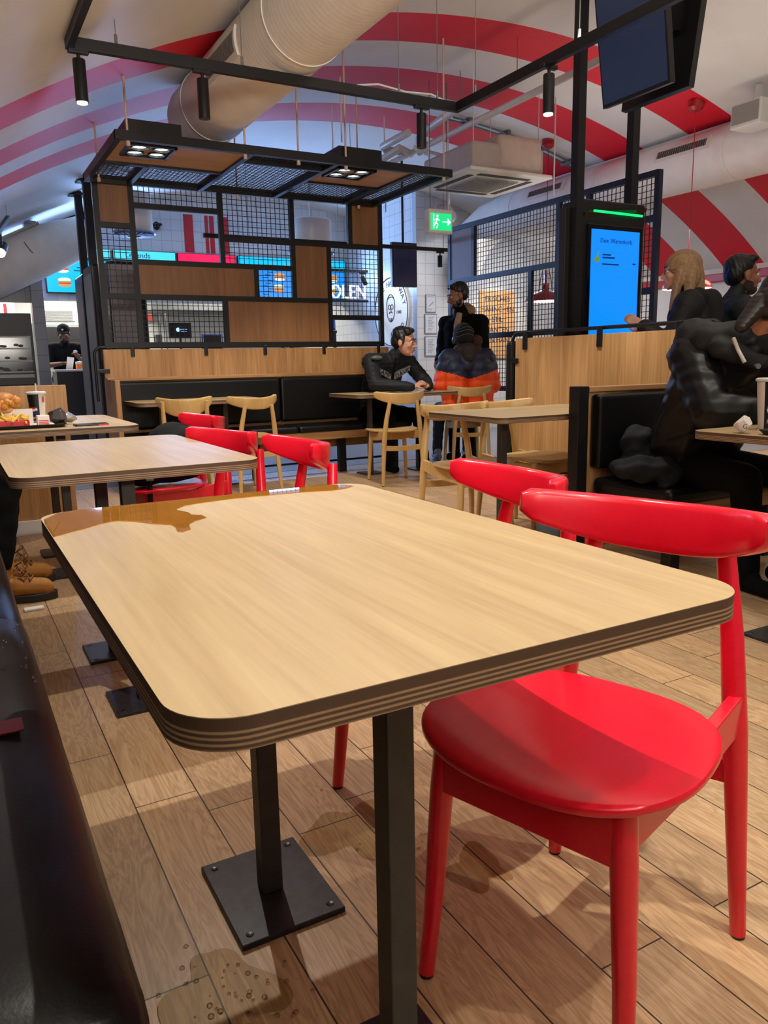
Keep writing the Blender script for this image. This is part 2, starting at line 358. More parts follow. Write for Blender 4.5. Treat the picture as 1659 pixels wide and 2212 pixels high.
def blob(name, prims, mat, parent=None, voxel=0.008, smooth=6, post=None, world=True, sub=2):
    """one continuous skin over capsules and ellipsoids"""
    bm = bmesh.new()
    for p in prims:
        t = bmesh.new()
        if p[0] == 'c':
            _, a, b2, ra, rb = p; a = Vector(a); b2 = Vector(b2)
            bmesh.ops.create_icosphere(t, subdivisions=sub, radius=ra, matrix=Matrix.Translation(a))
            bmesh.ops.create_icosphere(t, subdivisions=sub, radius=rb, matrix=Matrix.Translation(b2))
            r = bmesh.ops.convex_hull(t, input=t.verts)
            bmesh.ops.delete(t, geom=[v for v in t.verts if not v.link_faces], context='VERTS')
        else:
            _, c, r = p[:3]; M = p[3] if len(p) > 3 else Matrix()
            bmesh.ops.create_icosphere(t, subdivisions=3, radius=1.0, matrix=Matrix.Translation(Vector(c)) @ M.to_4x4() @ Matrix.Diagonal((r[0], r[1], r[2], 1)))
        tm = bpy.data.meshes.new('t'); t.to_mesh(tm); t.free(); bm.from_mesh(tm); bpy.data.meshes.remove(tm)
    bmesh.ops.recalc_face_normals(bm, faces=bm.faces)
    me = bpy.data.meshes.new(name); bm.to_mesh(me); bm.free()
    o = bpy.data.objects.new(name, me); COL.objects.link(o)
    rm = o.modifiers.new('remesh', 'REMESH'); rm.mode = 'VOXEL'; rm.voxel_size = voxel
    if smooth:
        sm = o.modifiers.new('smooth', 'SMOOTH'); sm.iterations = smooth; sm.factor = 0.5
    dg = bpy.context.evaluated_depsgraph_get(); new = bpy.data.meshes.new_from_object(o.evaluated_get(dg))
    bpy.data.objects.remove(o); bpy.data.meshes.remove(me)
    if post:
        ns = [v.normal.copy() for v in new.vertices]
        for v, n in zip(new.vertices, ns): v.co = v.co + n * post(v.co)
    if parent is not None and world:
        off = WL.get(parent.name, Vector())
        for v in new.vertices: v.co = v.co - off
    new.materials.clear()
    for m in (mat if isinstance(mat, (list, tuple)) else [mat]): new.materials.append(m)
    new.shade_smooth(); new.name = name
    o = bpy.data.objects.new(name, new); COL.objects.link(o)
    if parent is not None:
        o.parent = parent
        if world: WL[o.name] = WL.get(parent.name, Vector())
    return o
def wire_mesh(mb, axis, c, u0, u1, z0, z1, step=0.05, r=0.0022):
    """welded wire grid in a plane: axis 'y' = plane at y=c spanning x,z ; 'x' = plane at x=c spanning y,z ; 'z' = plane at z=c spanning x(u),y(z)"""
    def P(u, w): return {'y': (u, c, w), 'x': (c, u, w), 'z': (u, w, c)}[axis]
    n = max(1, round((u1 - u0) / step)); m = max(1, round((z1 - z0) / step))
    for i in range(n + 1):
        u = u0 + (u1 - u0) * i / n; mb.bar(P(u, z0), P(u, z1), 2 * r)
    for j in range(m + 1):
        w = z0 + (z1 - z0) * j / m; mb.bar(P(u0, w), P(u1, w), 2 * r)
    return mb
# ================================================================ the setting
VX0, VZ0, VA, VB = 4.368, -2.954, 7.152, 6.512
def vz(x): return VZ0 + VB * math.sqrt(max(0, 1 - ((x - VX0) / VA) ** 2))
m = MB().box(-1.25, 8.95, -3.0, 14.7, -0.05, 0.0); struct(m.build('floor', FLOOR))
# ceiling: one barrel vault running along Y
def _vault():
    xs = [-1.2 + 10.06 * i / 90 for i in range(91)]; m = MB()
    ys = [-3.0 + 15.2 * j / 8 for j in range(9)]
    m.v = [(x, y, vz(x)) for x in xs for y in ys] + [(x, y, vz(x) + 0.12) for x in xs for y in ys]
    n = len(ys); N = len(xs) * n
    for k in (0, N):
        m.f += [(k + i * n + j, k + (i + 1) * n + j, k + (i + 1) * n + j + 1, k + i * n + j + 1) for i in range(90) for j in range(n - 1)]
    m.f += [(j, j + 1, N + j + 1, N + j) for j in range(n - 1)] + [(90 * n + j, 90 * n + j + 1, N + 90 * n + j + 1, N + 90 * n + j) for j in range(n - 1)]
    m.f += [(i * n, (i + 1) * n, N + (i + 1) * n, N + i * n) for i in range(90)] + [(i * n + n - 1, (i + 1) * n + n - 1, N + (i + 1) * n + n - 1, N + i * n + n - 1) for i in range(90)]
    m.m = [0] * len(m.f); return m.build('ceiling', VAULT, smooth=50)
struct(_vault())
struct(MB().box(-1.3, -1.2, -3.0, 14.6, 0, vz(-1.2) + 0.05).build('wall_left', WHITE))
struct(MB().box(8.84, 8.94, -3.0, 9.85, 0, vz(8.84) + 0.05).build('wall_right', WHITE))
struct(MB().box(8.78, 8.84, -2.9, 9.74, 1.96, 2.06).build('trim_1', REDP, bevel=0.008))
# soffit wall over the service counter, filled up to the vault
def end_wall(name, x0, x1, y0, y1, z0, mat):
    n = 40; xs = [x0 + (x1 - x0) * i / n for i in range(n + 1)]; m = MB()
    prof = [(x0, z0)] + [(x, vz(x) + 0.04) for x in xs] + [(x1, z0)]
    k = len(prof); m.v = [(x, y0, z) for x, z in prof] + [(x, y1, z) for x, z in prof]
    m.f = [tuple(range(k)), tuple(range(2 * k - 1, k - 1, -1))] + [(i, (i + 1) % k, k + (i + 1) % k, k + i) for i in range(k)]; m.m = [0] * len(m.f)
    return struct(m.build(name, mat))
end_wall('wall_service', -1.2, 6.0, 12.0, 12.15, 1.97, TILEX)
end_wall('wall_posters', 6.0, 8.84, 9.75, 9.85, 0.0, TILEX)
struct(MB().box(6.0, 6.1, 9.85, 14.6, 0, vz(6.05) + 0.03).build('wall_sign', TILEY))
KW = plain('kitchen white wall', (226, 226, 220), 0.4, 0, 0.02, 6)
struct(MB().box(-1.2, 6.0, 14.5, 14.6, 0, 2.75).build('wall_kitchen', KW))
struct(MB().box(-1.2, 6.0, 12.15, 14.5, 2.68, 2.75).build('ceiling_kitchen', KW))
struct(MB().box(1.06, 1.2, 10.95, 11.15, 0, vz(1.1)).build('column', TILEG))
struct(MB().box(-1.2, 1.06, 11.05, 11.12, 1.86, 2.25).build('wall_oven', TILEG))

# ================================================================ under the vault
G_DUCT = plain('vent slats', (120, 116, 110), 0.5, 0.2, 0.05); G_DARK = plain('vent dark', (60, 58, 56), 0.7, 0, 0.05)
def vent_on(duct, c, r, y0, y1, a0, a1, n=22):
    """grille lying on the wall of a duct along Y, between surface angles a0 and a1 (degrees)"""
    rt = lambda a, rr: (c[0] + rr * math.cos(math.radians(a)), c[1] + rr * math.sin(math.radians(a)))
    def patch(y0, y1, a0, a1, rr, th):
        m = MB()
        for y in (y0, y1):
            for k in range(9):
                a = a0 + (a1 - a0) * k / 8
                for q in (rr, rr + th): x, z = rt(a, q); m.v.append((x, y, z))
        for k in range(8):
            b = 2 * k; B = 18 + 2 * k
            m.f += [(b + 1, b + 3, B + 3, B + 1), (b, B, B + 2, b + 2), (b, b + 2, b + 3, b + 1), (B, B + 1, B + 3, B + 2)]
        m.f += [(0, 1, 19, 18), (16, 34, 35, 17)]; m.m = [0] * len(m.f); return m
    f = MB(); w = 0.028
    da = math.degrees(w / r)
    for p in (patch(y0 - w, y0, a0 - da, a1 + da, r - 0.01, 0.024), patch(y1, y1 + w, a0 - da, a1 + da, r - 0.01, 0.024), patch(y0, y1, a0 - da, a0, r - 0.01, 0.024), patch(y0, y1, a1, a1 + da, r - 0.01, 0.024)):
        f.add(p.v, p.f)
    fr = f.build('vent_grille', WHITE, duct)
    patch(y0, y1, a0, a1, r - 0.006, 0.009).build('vent_back', G_DARK, fr)
    s = MB()
    for i in range(n):
        y = y0 + (y1 - y0) * (i + 0.5) / n; p = patch(y - 0.005, y + 0.005, a0, a1, r, 0.014); s.add(p.v, p.f)
    s.build('vent_slats', G_DUCT, fr)
d = thing('air_duct', 'large round white textile duct over the front tables, ending behind the canopy', 'duct', (1.942, 2.0, 2.906))
path = [(1.942, y, 2.906) for y in (-2.6, 0, 2, 4, 6.0, 6.3)]; rs = [0.25] * 6
for k in range(1, 7):
    a = k / 6 * PI / 2; path.append((1.942, 6.3 + 0.25 * math.sin(a), 2.906)); rs.append(max(0.004, 0.25 * math.cos(a)))
MB().tube(path, rs, 40).build('duct_body', DUCT, d, smooth=50)
def seam(x, y, z, r, w, par):
    m = MB()
    for k in range(40):
        a, b = 2 * PI * k / 40, 2 * PI * (k + 1) / 40
        m.bar((x + r * math.cos(a), y, z + r * math.sin(a)), (x + r * math.cos(b), y, z + r * math.sin(b)), w, w * 0.6)
    m.build('duct_seam', DUCT, par)
for y in (2.9, 4.3, 5.95): seam(1.942, y, 2.906, 0.252, 0.01, d)
vent_on(d, (1.942, 2.906), 0.25, 4.75, 5.3, 172, 196)
d = thing('air_duct', 'long round white duct along the right side of the vault above the kiosk', 'duct', (6.74, 4, 2.91))
path = [(6.74, y, 2.91) for y in (-2.6, 1, 4, 7, 8.6)] + [(6.72, 9.0, 2.86), (6.66, 9.28, 2.70), (6.62, 9.42, 2.45), (6.62, 9.46, 2.15)]
MB().tube(path, [0.256] * 5 + [0.262, 0.27, 0.262, 0.20], 36).build('duct_body', DUCT, d, smooth=50)
MB().box(6.70, 6.78, -2.5, 8.6, 3.155, 3.185).build('mounting_rail', WHITE, d)
for y in (1.8, 3.4, 5.15, 6.8, 8.3): seam(6.74, y, 2.91, 0.258, 0.008, d)
vent_on(d, (6.74, 2.91), 0.256, 5.33, 5.92, 150, 166); vent_on(d, (6.74, 2.91), 0.256, 7.33, 7.92, 150, 166)
d = thing('air_duct', 'sloping fat white duct at the far left beside the menu screens', 'duct', (0.9, 10.8, 2.3))
MB().tube([(-0.9, 10.8, 1.43), (0.2, 10.8, 1.97), (0.73, 10.8, 2.23), (1.3, 10.8, 2.50), (1.75, 10.83, 2.68)], [0.30, 0.30, 0.30, 0.29, 0.24], 32).build('duct_body', DUCT, d, smooth=50)
m = MB().bar((-0.9, 10.72, 1.76), (1.2, 10.72, 2.78), 0.05, 0.03); m.build('mounting_rail', STEEL, d)
for i, y in enumerate((0,)):
    m = MB(); m.tube([(1.13, 10.53, 2.35), (1.06, 10.5, 2.42), (1.0, 10.53, 2.52)], 0.006, 6); m.build('strap', G_DUCT, d)
# blue light strip lying behind that duct
t = thing('light_strip', 'blue led strip shining on the ceiling behind the sloping duct', 'light strip', (0.9, 11.35, 2.4))
MB().bar((0.4, 11.35, 1.96), (1.35, 11.35, 2.40), 0.05, 0.03).build('light_bar', emit('blue led', (90, 130, 255), 6), t)
area((1.05, 11.35, 2.42), (1.0, 11.3, 3.2), 4, 0.8, 0.1, (0.3, 0.42, 1.0))
# hanging drums above the kitchen
def drum(label, c, r, z0, z1, cap):
    t = thing('ventilation_drum', label, 'ventilation', c, 0, 'round ventilation drums')
    MB().lathe([(r * 0.96, z1), (r, z1 - 0.01), (r, z0 + 0.02), (r * 0.97, z0)], (c[0], c[1], 0), 40).build('drum_body', WHITEPL, t, smooth=40)
    m = MB(); m.lathe([(0.001, z0 - 0.02), (r * 0.3, z0 - 0.02), (r * 1.14, z0), (r * 1.14, z0 + 0.015), (0.9 * r, z0 + 0.03)], (c[0], c[1], 0), 40)
    m.build('diffuser', plain('pale blue diffuser', (150, 170, 214), 0.4, 0, 0.03), t, smooth=30)
    m = MB()
    for k in range(24):
        a = 2 * PI * k / 24; m.bar((c[0] + r * 0.35 * math.cos(a), c[1] + r * 0.35 * math.sin(a), z0 - 0.022), (c[0] + r * 1.05 * math.cos(a + 0.2), c[1] + r * 1.05 * math.sin(a + 0.2), z0 - 0.012), 0.02, 0.012)
    m.build('diffuser_vanes', plain('diffuser vane', (110, 128, 170), 0.5), t)
    MB().lathe([(0.001, z1), (r * 0.96, z1)], (c[0], c[1], 0), 40).build('drum_top', cap, t)
    MB().cyl((c[0], c[1], z1), (c[0], c[1], vz(c[0])), 0.02, n=8).build('hanger', WHITEPL, t)
drum('white ventilation drum with a pale slotted diffuser, left behind the wire screen', (2.09, 9.6, 2.5), 0.215, 2.54, 2.98, WHITEPL)
drum('white ventilation drum with a dark open top, right behind the wire screen', (4.32, 9.6, 2.7), 0.26, 2.42, 2.84, G_DARK)

# track light frames -----------------------------------------------------------
def track_spot(x, y, label, z=TRACK_Z, tilt=0.0, L=0.2, r=0.031, lit=True, group='black cylinder spots on the ceiling tracks'):
    t = thing('spot_light_fitting', label, 'spotlight', (x, y, z), 0, group)
    MB().box(-0.05, 0.05, -0.016, 0.016, -0.045, -0.022, M=Matrix.Translation((x, y, z))).build('adapter', BLACKSAT, t, bevel=0.004)
    MB().cyl((x, y, z - 0.045), (x, y, z - 0.075), 0.009, n=10).build('stem', BLACKSAT, t, smooth=40)
    dx = math.sin(tilt); dz = math.cos(tilt); a = Vector((x, y, z - 0.07)); b = a + Vector((dx * L, 0, -dz * L))
    m = MB().tube([a, a + (b - a) * 0.02, b, b - (b - a) * 0.02 * 0 + Vector((0, 0, 0.0001))], [r * 0.93, r, r, r * 0.86], 28); m.build('housing', BLACK, t, smooth=40)
    k = (b - a).normalized()
    if lit: MB().cyl(b - k * 0.004, b + k * 0.006, r * 0.82, r * 0.82, 24).build('lens', emit('spot lens', (255, 236, 210), 14), t)
    else: MB().cyl(b, b + k * 0.001, r * 0.8, r * 0.8, 24).build('lens', G_DARK, t)
    return t
TW = 0.036
TX0, TX1, TY = 0.76, 3.05, 4.44
t = thing('track_light_frame', 'black rectangular ceiling track hanging over the front tables', 'track light', (2.0, 3.0, TRACK_Z))
MB().box(TX0 - TW / 2, TX1 + TW / 2, TY - TW / 2, TY + TW / 2, TRACK_Z - 0.028, TRACK_Z + 0.028).build('track_rail', BLACK, t, bevel=0.002)
MB().box(TX0 - TW / 2 - 0.04, TX0 + TW / 2 - 0.04, -2.4, TY + TW / 2, TRACK_Z - 0.028, TRACK_Z + 0.028).build('track_rail', BLACK, t, bevel=0.002)
MB().box(TX1 - TW / 2, TX1 + TW / 2, -2.4, TY, TRACK_Z - 0.028, TRACK_Z + 0.028).build('track_rail', BLACK, t, bevel=0.002)
for x, y in ((0.95, TY), (1.62, TY), (2.62, TY), (2.9, TY), (TX1, 4.24), (TX1, 3.33), (TX1, 2.8)):
    m = MB().cyl((x, y, TRACK_Z + 0.028), (x, y, vz(x)), 0.0022, n=6); m.cyl((x, y, TRACK_Z + 0.02), (x, y, TRACK_Z + 0.075), 0.008, n=8); m.build('suspension_wire', STEEL, t)
m = MB().tube([(2.33, TY, TRACK_Z + 0.03), (2.48, TY + 0.01, TRACK_Z + 0.06), (2.67, TY, TRACK_Z + 0.04), (2.86, TY + 0.01, TRACK_Z + 0.055), (2.95, TY, TRACK_Z + 0.03)], 0.006, 6); m.build('cable', WHITEPL, t)
track_spot(0.76, TY, 'black cylinder spot, lit, at the left corner of the ceiling track')
track_spot(1.39, TY, 'black cylinder spot on the cross track in front of the fat duct', lit=False)
track_spot(2.78, TY, 'black cylinder spot on the cross track above the canopy lamp', lit=False)
track_spot(TX1, 3.56, 'black cylinder spot, lit, on the right track run before the tall post')
# far tracks behind the canopy
t = thing('track_light_frame', 'thin black far track crossing behind the partition towards the wire screen', 'track light', (3.9, 8.0, 2.32))
MB().box(2.42, 5.45, 7.98, 8.02, 2.295, 2.335).build('track_rail', BLACK, t)
for x in (2.9, 4.1, 5.3): MB().cyl((x, 8.0, 2.33), (x, 8.0, vz(x)), 0.003, n=6).build('suspension_wire', STEEL, t)
track_spot(5.25, 8.0, 'small black spot on the far track beside the hanging dark screen', 2.32, 0, 0.13, 0.03, False)
t = thing('track_light_frame', 'short black track with a lamp above the menu wall, behind the wire', 'track light', (5.1, 10.2, 2.31))
MB().box(4.6, 5.45, 10.18, 10.22, 2.29, 2.325).build('track_rail', BLACK, t)
MB().cyl((5.0, 10.2, 2.32), (5.0, 10.2, vz(5)), 0.003, n=6).build('suspension_wire', STEEL, t)
track_spot(5.36, 10.2, 'small tilted black spot lighting the glowing letters', 2.31, 0.5, 0.13, 0.032, False)
t = thing('track_light_frame', 'short black track hanging at the far left edge', 'track light', (0.7, 9.0, 2.4))
MB().bar((0.58, 8.4, 2.29), (0.73, 9.0, 2.53), 0.035, 0.04).build('track_rail', BLACK, t)
MB().cyl((0.72, 8.98, 2.54), (0.72, 8.98, vz(0.72)), 0.003, n=6).build('suspension_wire', STEEL, t)
t = thing('spot_light_fitting', 'glaring white spot below the short track at the far left edge', 'spotlight', (0.63, 9.0, 2.2))
MB().cyl((0.64, 8.9, 2.4), (0.635, 8.9, 2.24), 0.012, n=8).build('stem', BLACKSAT, t)
MB().cyl((0.66, 9.0, 2.26), (0.62, 8.86, 2.17), 0.045, 0.05, 20).build('housing', BLACK, t, smooth=40)
MB().ell((0.618, 8.85, 2.165), (0.042, 0.03, 0.042)).build('lens', emit('glaring lens', (255, 246, 232), 60), t, smooth=60)

# white pipes, air conditioner -------------------------------------------------
t = thing('ceiling_pipe', 'pair of white insulated pipes running under the vault to the air conditioner', 'pipe', (4.3, 5.6, 3.2))
def sc_(*pts): return [(x * 1.13, y * 1.13, 1.03 + (z - 1.03) * 1.13) for x, y, z in pts]
MB().tube(sc_((3.80, 3.9, 3.02), (3.80, 5.6, 3.0), (3.85, 6.1, 2.98), (3.95, 6.35, 3.0), (4.05, 6.5, 2.92)), 0.037, 12).build('pipe_run', WHITEPL, t, smooth=50)
MB().tube(sc_((3.92, 3.9, 2.92), (3.92, 5.4, 2.90), (3.92, 7.4, 2.88)), 0.028, 12).build('pipe_run', WHITEPL, t, smooth=50)
MB().tube(sc_((3.72, 6.15, 2.97), (3.66, 6.5, 2.93), (3.80, 6.75, 2.98), (3.95, 6.5, 2.90), (3.72, 6.3, 2.88), (3.7, 6.9, 2.82), (3.7, 7.4, 2.80)), 0.037, 10).build('pipe_loop', WHITEPL, t, smooth=50)
MB().tube(sc_((4.05, 6.4, 2.9), (4.15, 6.2, 2.82)) + [(4.75, 6.75, 2.98), (4.8, 6.7, 2.9)], 0.03, 10).build('pipe_loop', WHITEPL, t, smooth=50)
MB().tube(sc_((3.86, 6.3, 2.9), (3.98, 6.25, 2.86)) + [(4.45, 6.6, 2.92), (4.5, 6.6, 2.85)], 0.024, 10).build('pipe_loop', WHITEPL, t, smooth=50)
for y in (4.6, 5.4, 6.2):
    m = MB().cyl((4.294, y, 3.24), (4.294, y, vz(4.294)), 0.004, n=6); m.lathe([(0.044, -0.012), (0.044, 0.012)], (4.294, y, 3.25), 12); m.build('pipe_hanger', STEEL, t)
t = thing('air_conditioner', 'white four-way cassette air conditioner hanging under the vault right of the canopy', 'air conditioner', (4.6, 6.2, 2.75))
ax, ay, az = 4.28, 6.02, 2.70       # panel 0.95 square, slightly off
MB().box(ax + 0.06, ax + 0.89, ay + 0.06, ay + 0.89, az + 0.035, az + 0.27).build('casing', plain('greyed white casing', (176, 168, 162), 0.6, 0, 0.06, 12, 0.1), t, bevel=0.03)
m = MB()
for y in (ay + 0.02,): m.box(ax + 0.36, ax + 0.87, ay + 0.05, ay + 0.86, az + 0.05, az + 0.36)
m.build('insulation_wrap', plain('beige insulation wrap', (196, 184, 172), 0.7, 0, 0.06, 14, 0.3), t, bevel=0.05, seg=3)
MB().box(ax, ax + 0.95, ay, ay + 0.95, az, az + 0.035).build('panel', WHITEPL, t, bevel=0.012)
m = MB()
for k in range(20):
    x = ax + 0.235 + 0.48 * k / 19; m.box(x - 0.005, x + 0.005, ay + 0.235, ay + 0.715, az - 0.01, az + 0.002)
    y = ay + 0.235 + 0.48 * k / 19; m.box(ax + 0.235, ax + 0.715, y - 0.005, y + 0.005, az - 0.01, az + 0.002)
m.build('intake_grille', plain('grille grey', (150, 150, 146), 0.5), t)
for bx in ((0.10, 0.16, 0.18, 0.77), (0.79, 0.85, 0.18, 0.77), (0.18, 0.77, 0.10, 0.16), (0.18, 0.77, 0.79, 0.85)):
    MB().box(ax + bx[0], ax + bx[1], ay + bx[2], ay + bx[3], az - 0.004, az + 0.01).build('outlet', G_DARK, t)
for x, y in ((0.1, 0.1), (0.85, 0.1), (0.1, 0.85), (0.85, 0.85)): MB().cyl((ax + x, ay + y, az + 0.2), (ax + x, ay + y, vz(ax + x)), 0.005, n=6).build('threaded_rod', WHITEPL, t)
# thin drop rods left from earlier fittings
for i, (x, y, z0) in enumerate(((3.3, 6.6, 2.95), (3.6, 7.4, 2.9), (4.9, 7.3, 2.5), (4.3, 7.6, 2.6), (5.4, 6.2, 2.6), (5.8, 5.6, 2.55))):
    pl = ('above the right canopy lamp', 'behind the pipe loops', 'right behind the air conditioner', 'left behind the air conditioner', 'beside the red ceiling cup', 'just left of the tall kiosk post')[i]
    tag(MB().cyl((x, y, vz(x)), (x, y, z0), 0.007, n=8).build('ceiling_rod', WHITEPL), 'thin white rod hanging from the vault ' + pl, 'rod', 'thin white rods under the vault')
# conduit and red ceiling cups
t = thing('conduit', 'grey metal conduit pair clipped across the striped vault', 'conduit', (5.6, 7.25, 3.5))
def vp(x, y, d=0.03): return (x, y, vz(x) - d)
for dy in (0, 0.09): MB().tube([vp(4.9 + 1.75 * k / 16, 7.2 + dy) for k in range(17)], 0.011, 8).build('conduit_run', STEEL, t, smooth=50)
for x in (5.1, 5.6, 6.1, 6.5): MB().box(x - 0.02, x + 0.02, 7.16, 7.33, vz(x) - 0.05, vz(x)).build('clip', STEEL, t)
PEND = plain('red lamp enamel', (160, 14, 22), 0.3, 0, 0.04, coat=0.3)
def pendant(label, x, y, z, r=0.21, cup=None):
    t = thing('pendant_lamp', label, 'pendant lamp', (x, y, z), 0, 'red pendant lamps')
    MB().lathe([(r, 0), (r * 0.99, 0.02), (r * 0.9, 0.055), (r * 0.62, 0.095), (r * 0.3, 0.115), (0.045, 0.13), (0.035, 0.2), (0.001, 0.2)], (x, y, z), 32).build('lamp_shade', PEND, t, smooth=40)
    MB().lathe([(0.001, 0.014), (r * 0.95, 0.014), (r * 0.95, 0.004), (0.001, 0.004)], (x, y, z), 32).build('lamp_glass', emit('pendant glow', (255, 244, 226), 5), t)
    for s in (-1, 1): MB().tube([(x + s * 0.1, y, z + 0.1), (x + s * 0.075, y, z + 0.25), (x + s * 0.05, y, z + 0.33)], 0.006, 8).build('bracket', PEND, t)
    MB().cyl((x, y, z + 0.2), (x, y, z + 0.34), 0.018, n=12).build('stem', PEND, t)
    cx, cz = (x, vz(x)) if cup is None else cup
    MB().cyl((x, y, z + 0.34), (x, y, vz(x)), 0.004, n=6).build('cord', PEND, t)
    MB().lathe([(0.07, 0), (0.07, -0.06), (0.04, -0.09), (0.001, -0.09)], (x, y, vz(x) + 0.01), 24).build('ceiling_cup', PEND, t, smooth=40)
    point((x, y, z - 0.03), 9, NEUT, 0.1)
pendant('red enamel pendant lamp glowing behind the wire screen, left of the kiosk', 6.05, 7.05, 1.67, 0.23)
pendant('red pendant lamp half hidden behind the right edge of the kiosk', 6.29, 5.30, 1.66, 0.23)
pendant('red pendant lamp above the bearded man at the right edge', 6.4, 4.05, 1.72, 0.23)
t = thing('speaker_box', 'pale box loudspeaker fixed above the right duct at the picture edge', 'speaker', (6.3, 4.7, 3.0))
MB().box(6.17, 6.42, 4.54, 4.83, 2.94, 3.14).build('cabinet', WHITEPL, t, bevel=0.01)
MB().box(6.158, 6.172, 4.56, 4.81, 2.97, 3.12).build('grille', plain('speaker grille', (140, 136, 130), 0.7, 0, 0.05), t)
MB().bar((6.35, 4.7, 3.1), (6.35, 4.7, vz(6.35) - 0.005), 0.04).build('bracket', WHITEPL, t)
t = thing('ceiling_speaker', 'round white horn speaker below the air conditioner beside the exit sign', 'speaker', (5.6, 8.4, 2.85))
MB().tube([(5.75, 8.5, 2.80), (5.55, 8.35, 2.80), (5.5, 8.31, 2.80)], [0.07, 0.11, 0.12], 24).build('horn', WHITEPL, t, smooth=40)
MB().cyl((5.5, 8.31, 2.80), (5.498, 8.308, 2.80), 0.105, n=24).build('cone', plain('speaker cone', (176, 180, 186), 0.6), t)
MB().bar((5.72, 8.48, 2.85), (5.72, 8.48, vz(5.72)), 0.02).build('bracket', WHITEPL, t)
# exit sign
t = thing('exit_sign', 'hanging green emergency exit sign with a running figure and arrow', 'exit sign', (4.26, 6.5, 2.36))
MB().box(4.13, 4.40, 6.48, 6.56, 2.22, 2.44).build('housing', WHITEPL, t, bevel=0.01)
MB().box(4.15, 4.38, 6.475, 6.482, 2.25, 2.40).build('sign_panel', emit('exit green', (10, 190, 110), 1.3), t)
EXW = emit('exit white', (235, 255, 245), 2.0)
m = MB().bar((4.28, 6.473, 2.325), (4.345, 6.473, 2.325), 0.016, 0.004); m.add([(4.335, 6.472, 2.36), (4.335, 6.472, 2.29), (4.372, 6.472, 2.325)], [(0, 1, 2)]); m.build('arrow', EXW, t)
m = MB().ell((4.222, 6.473, 2.375), (0.011, 0.003, 0.011)); m.bar((4.22, 6.473, 2.36), (4.205, 6.473, 2.318), 0.022, 0.004); m.bar((4.205, 6.473, 2.318), (4.225, 6.473, 2.295), 0.013, 0.004); m.bar((4.225, 6.473, 2.295), (4.21, 6.473, 2.265), 0.012, 0.004)
m.bar((4.205, 6.473, 2.32), (4.185, 6.473, 2.285), 0.012, 0.004); m.bar((4.22, 6.473, 2.352), (4.245, 6.473, 2.332), 0.01, 0.004); m.bar((4.218, 6.473, 2.354), (4.192, 6.473, 2.338), 0.01, 0.004)
m.bar((4.18, 6.474, 2.39), (4.18, 6.474, 2.26), 0.008, 0.004); m.build('running_figure', EXW, t)
for x in (4.17, 4.36): MB().cyl((x, 6.52, 2.44), (x, 6.52, vz(x)), 0.004, n=6).build('suspension_wire', STEEL, t)
# ================================================================ floor tiles behind the partition
FT = plain('grey floor tiles', (132, 134, 140), 0.3, 0, 0.06, 5)
m = MB().box(-1.2, 8.84, 7.06, 14.5, -0.01, 0.003); m.box(4.3, 8.84, 5.4, 7.06, -0.01, 0.003); struct(m.build('floor_tiles', FT))
# ================================================================ partition screen and canopy
PY = 7.0; BW = 0.044
t = thing('partition_screen', 'black steel partition screen of wire mesh fields and oak boards behind the long bench', 'partition', (2.56, PY, 1.2))
WOODN = wood('oak veneer screen board', (112, 74, 42), (146, 102, 62), 2, 0.8, 0.45, 0.9)
bars = [('v', 1.235, 1.19, 2.56), ('v', 1.515, 1.19, 2.56), ('v', 2.28, 1.91, 2.56), ('v', 2.28, 1.21, 1.62), ('v', 2.955, 1.62, 2.56), ('v', 3.555, 2.135, 2.56), ('v', 3.885, 1.19, 2.56), ('v', 2.585, 1.62, 1.91), ('v', 3.32, 1.21, 2.135),
        ('h', 1.215, 1.235, 3.885), ('h', 2.54, 1.235, 3.885), ('h', 2.19, 1.235, 1.515), ('h', 1.62, 1.235, 3.32), ('h', 2.36, 1.515, 2.28), ('h', 1.905, 1.515, 2.955), ('h', 2.135, 2.28, 3.885), ('h', 1.465, 3.32, 3.885)]
m = MB()
for k, a, b, c in bars:
    if k == 'v': m.box(a - BW / 2, a + BW / 2, PY - 0.02, PY + 0.02, b, c)
    else: m.box(b, c, PY - 0.0195, PY + 0.0195, a - BW / 2, a + BW / 2)
m.build('frame', BLACK, t)
for x0, x1, z0, z1 in ((1.257, 1.493, 2.212, 2.518), (3.577, 3.863, 2.157, 2.518), (1.537, 2.563, 1.642, 1.883), (2.977, 3.298, 1.642, 2.113), (2.302, 3.298, 1.237, 1.598)):
    MB().box(x0, x1, PY - 0.012, PY + 0.012, z0, z1).build('wood_panel', WOODN, t)
for x0, x1, z0, z1 in ((1.537, 2.258, 2.382, 2.518), (1.257, 1.493, 1.642, 2.168), (1.257, 1.493, 1.237, 1.598), (2.302, 2.933, 2.157, 2.518), (2.302, 2.933, 1.927, 2.113), (2.607, 2.933, 1.642, 1.883), (3.342, 3.863, 1.487, 2.113), (1.537, 2.258, 1.237, 1.598)):
    wire_mesh(MB(), 'y', PY, x0, x1, z0, z1, 0.046, 0.0026).build('wire_mesh', BLACK, t)
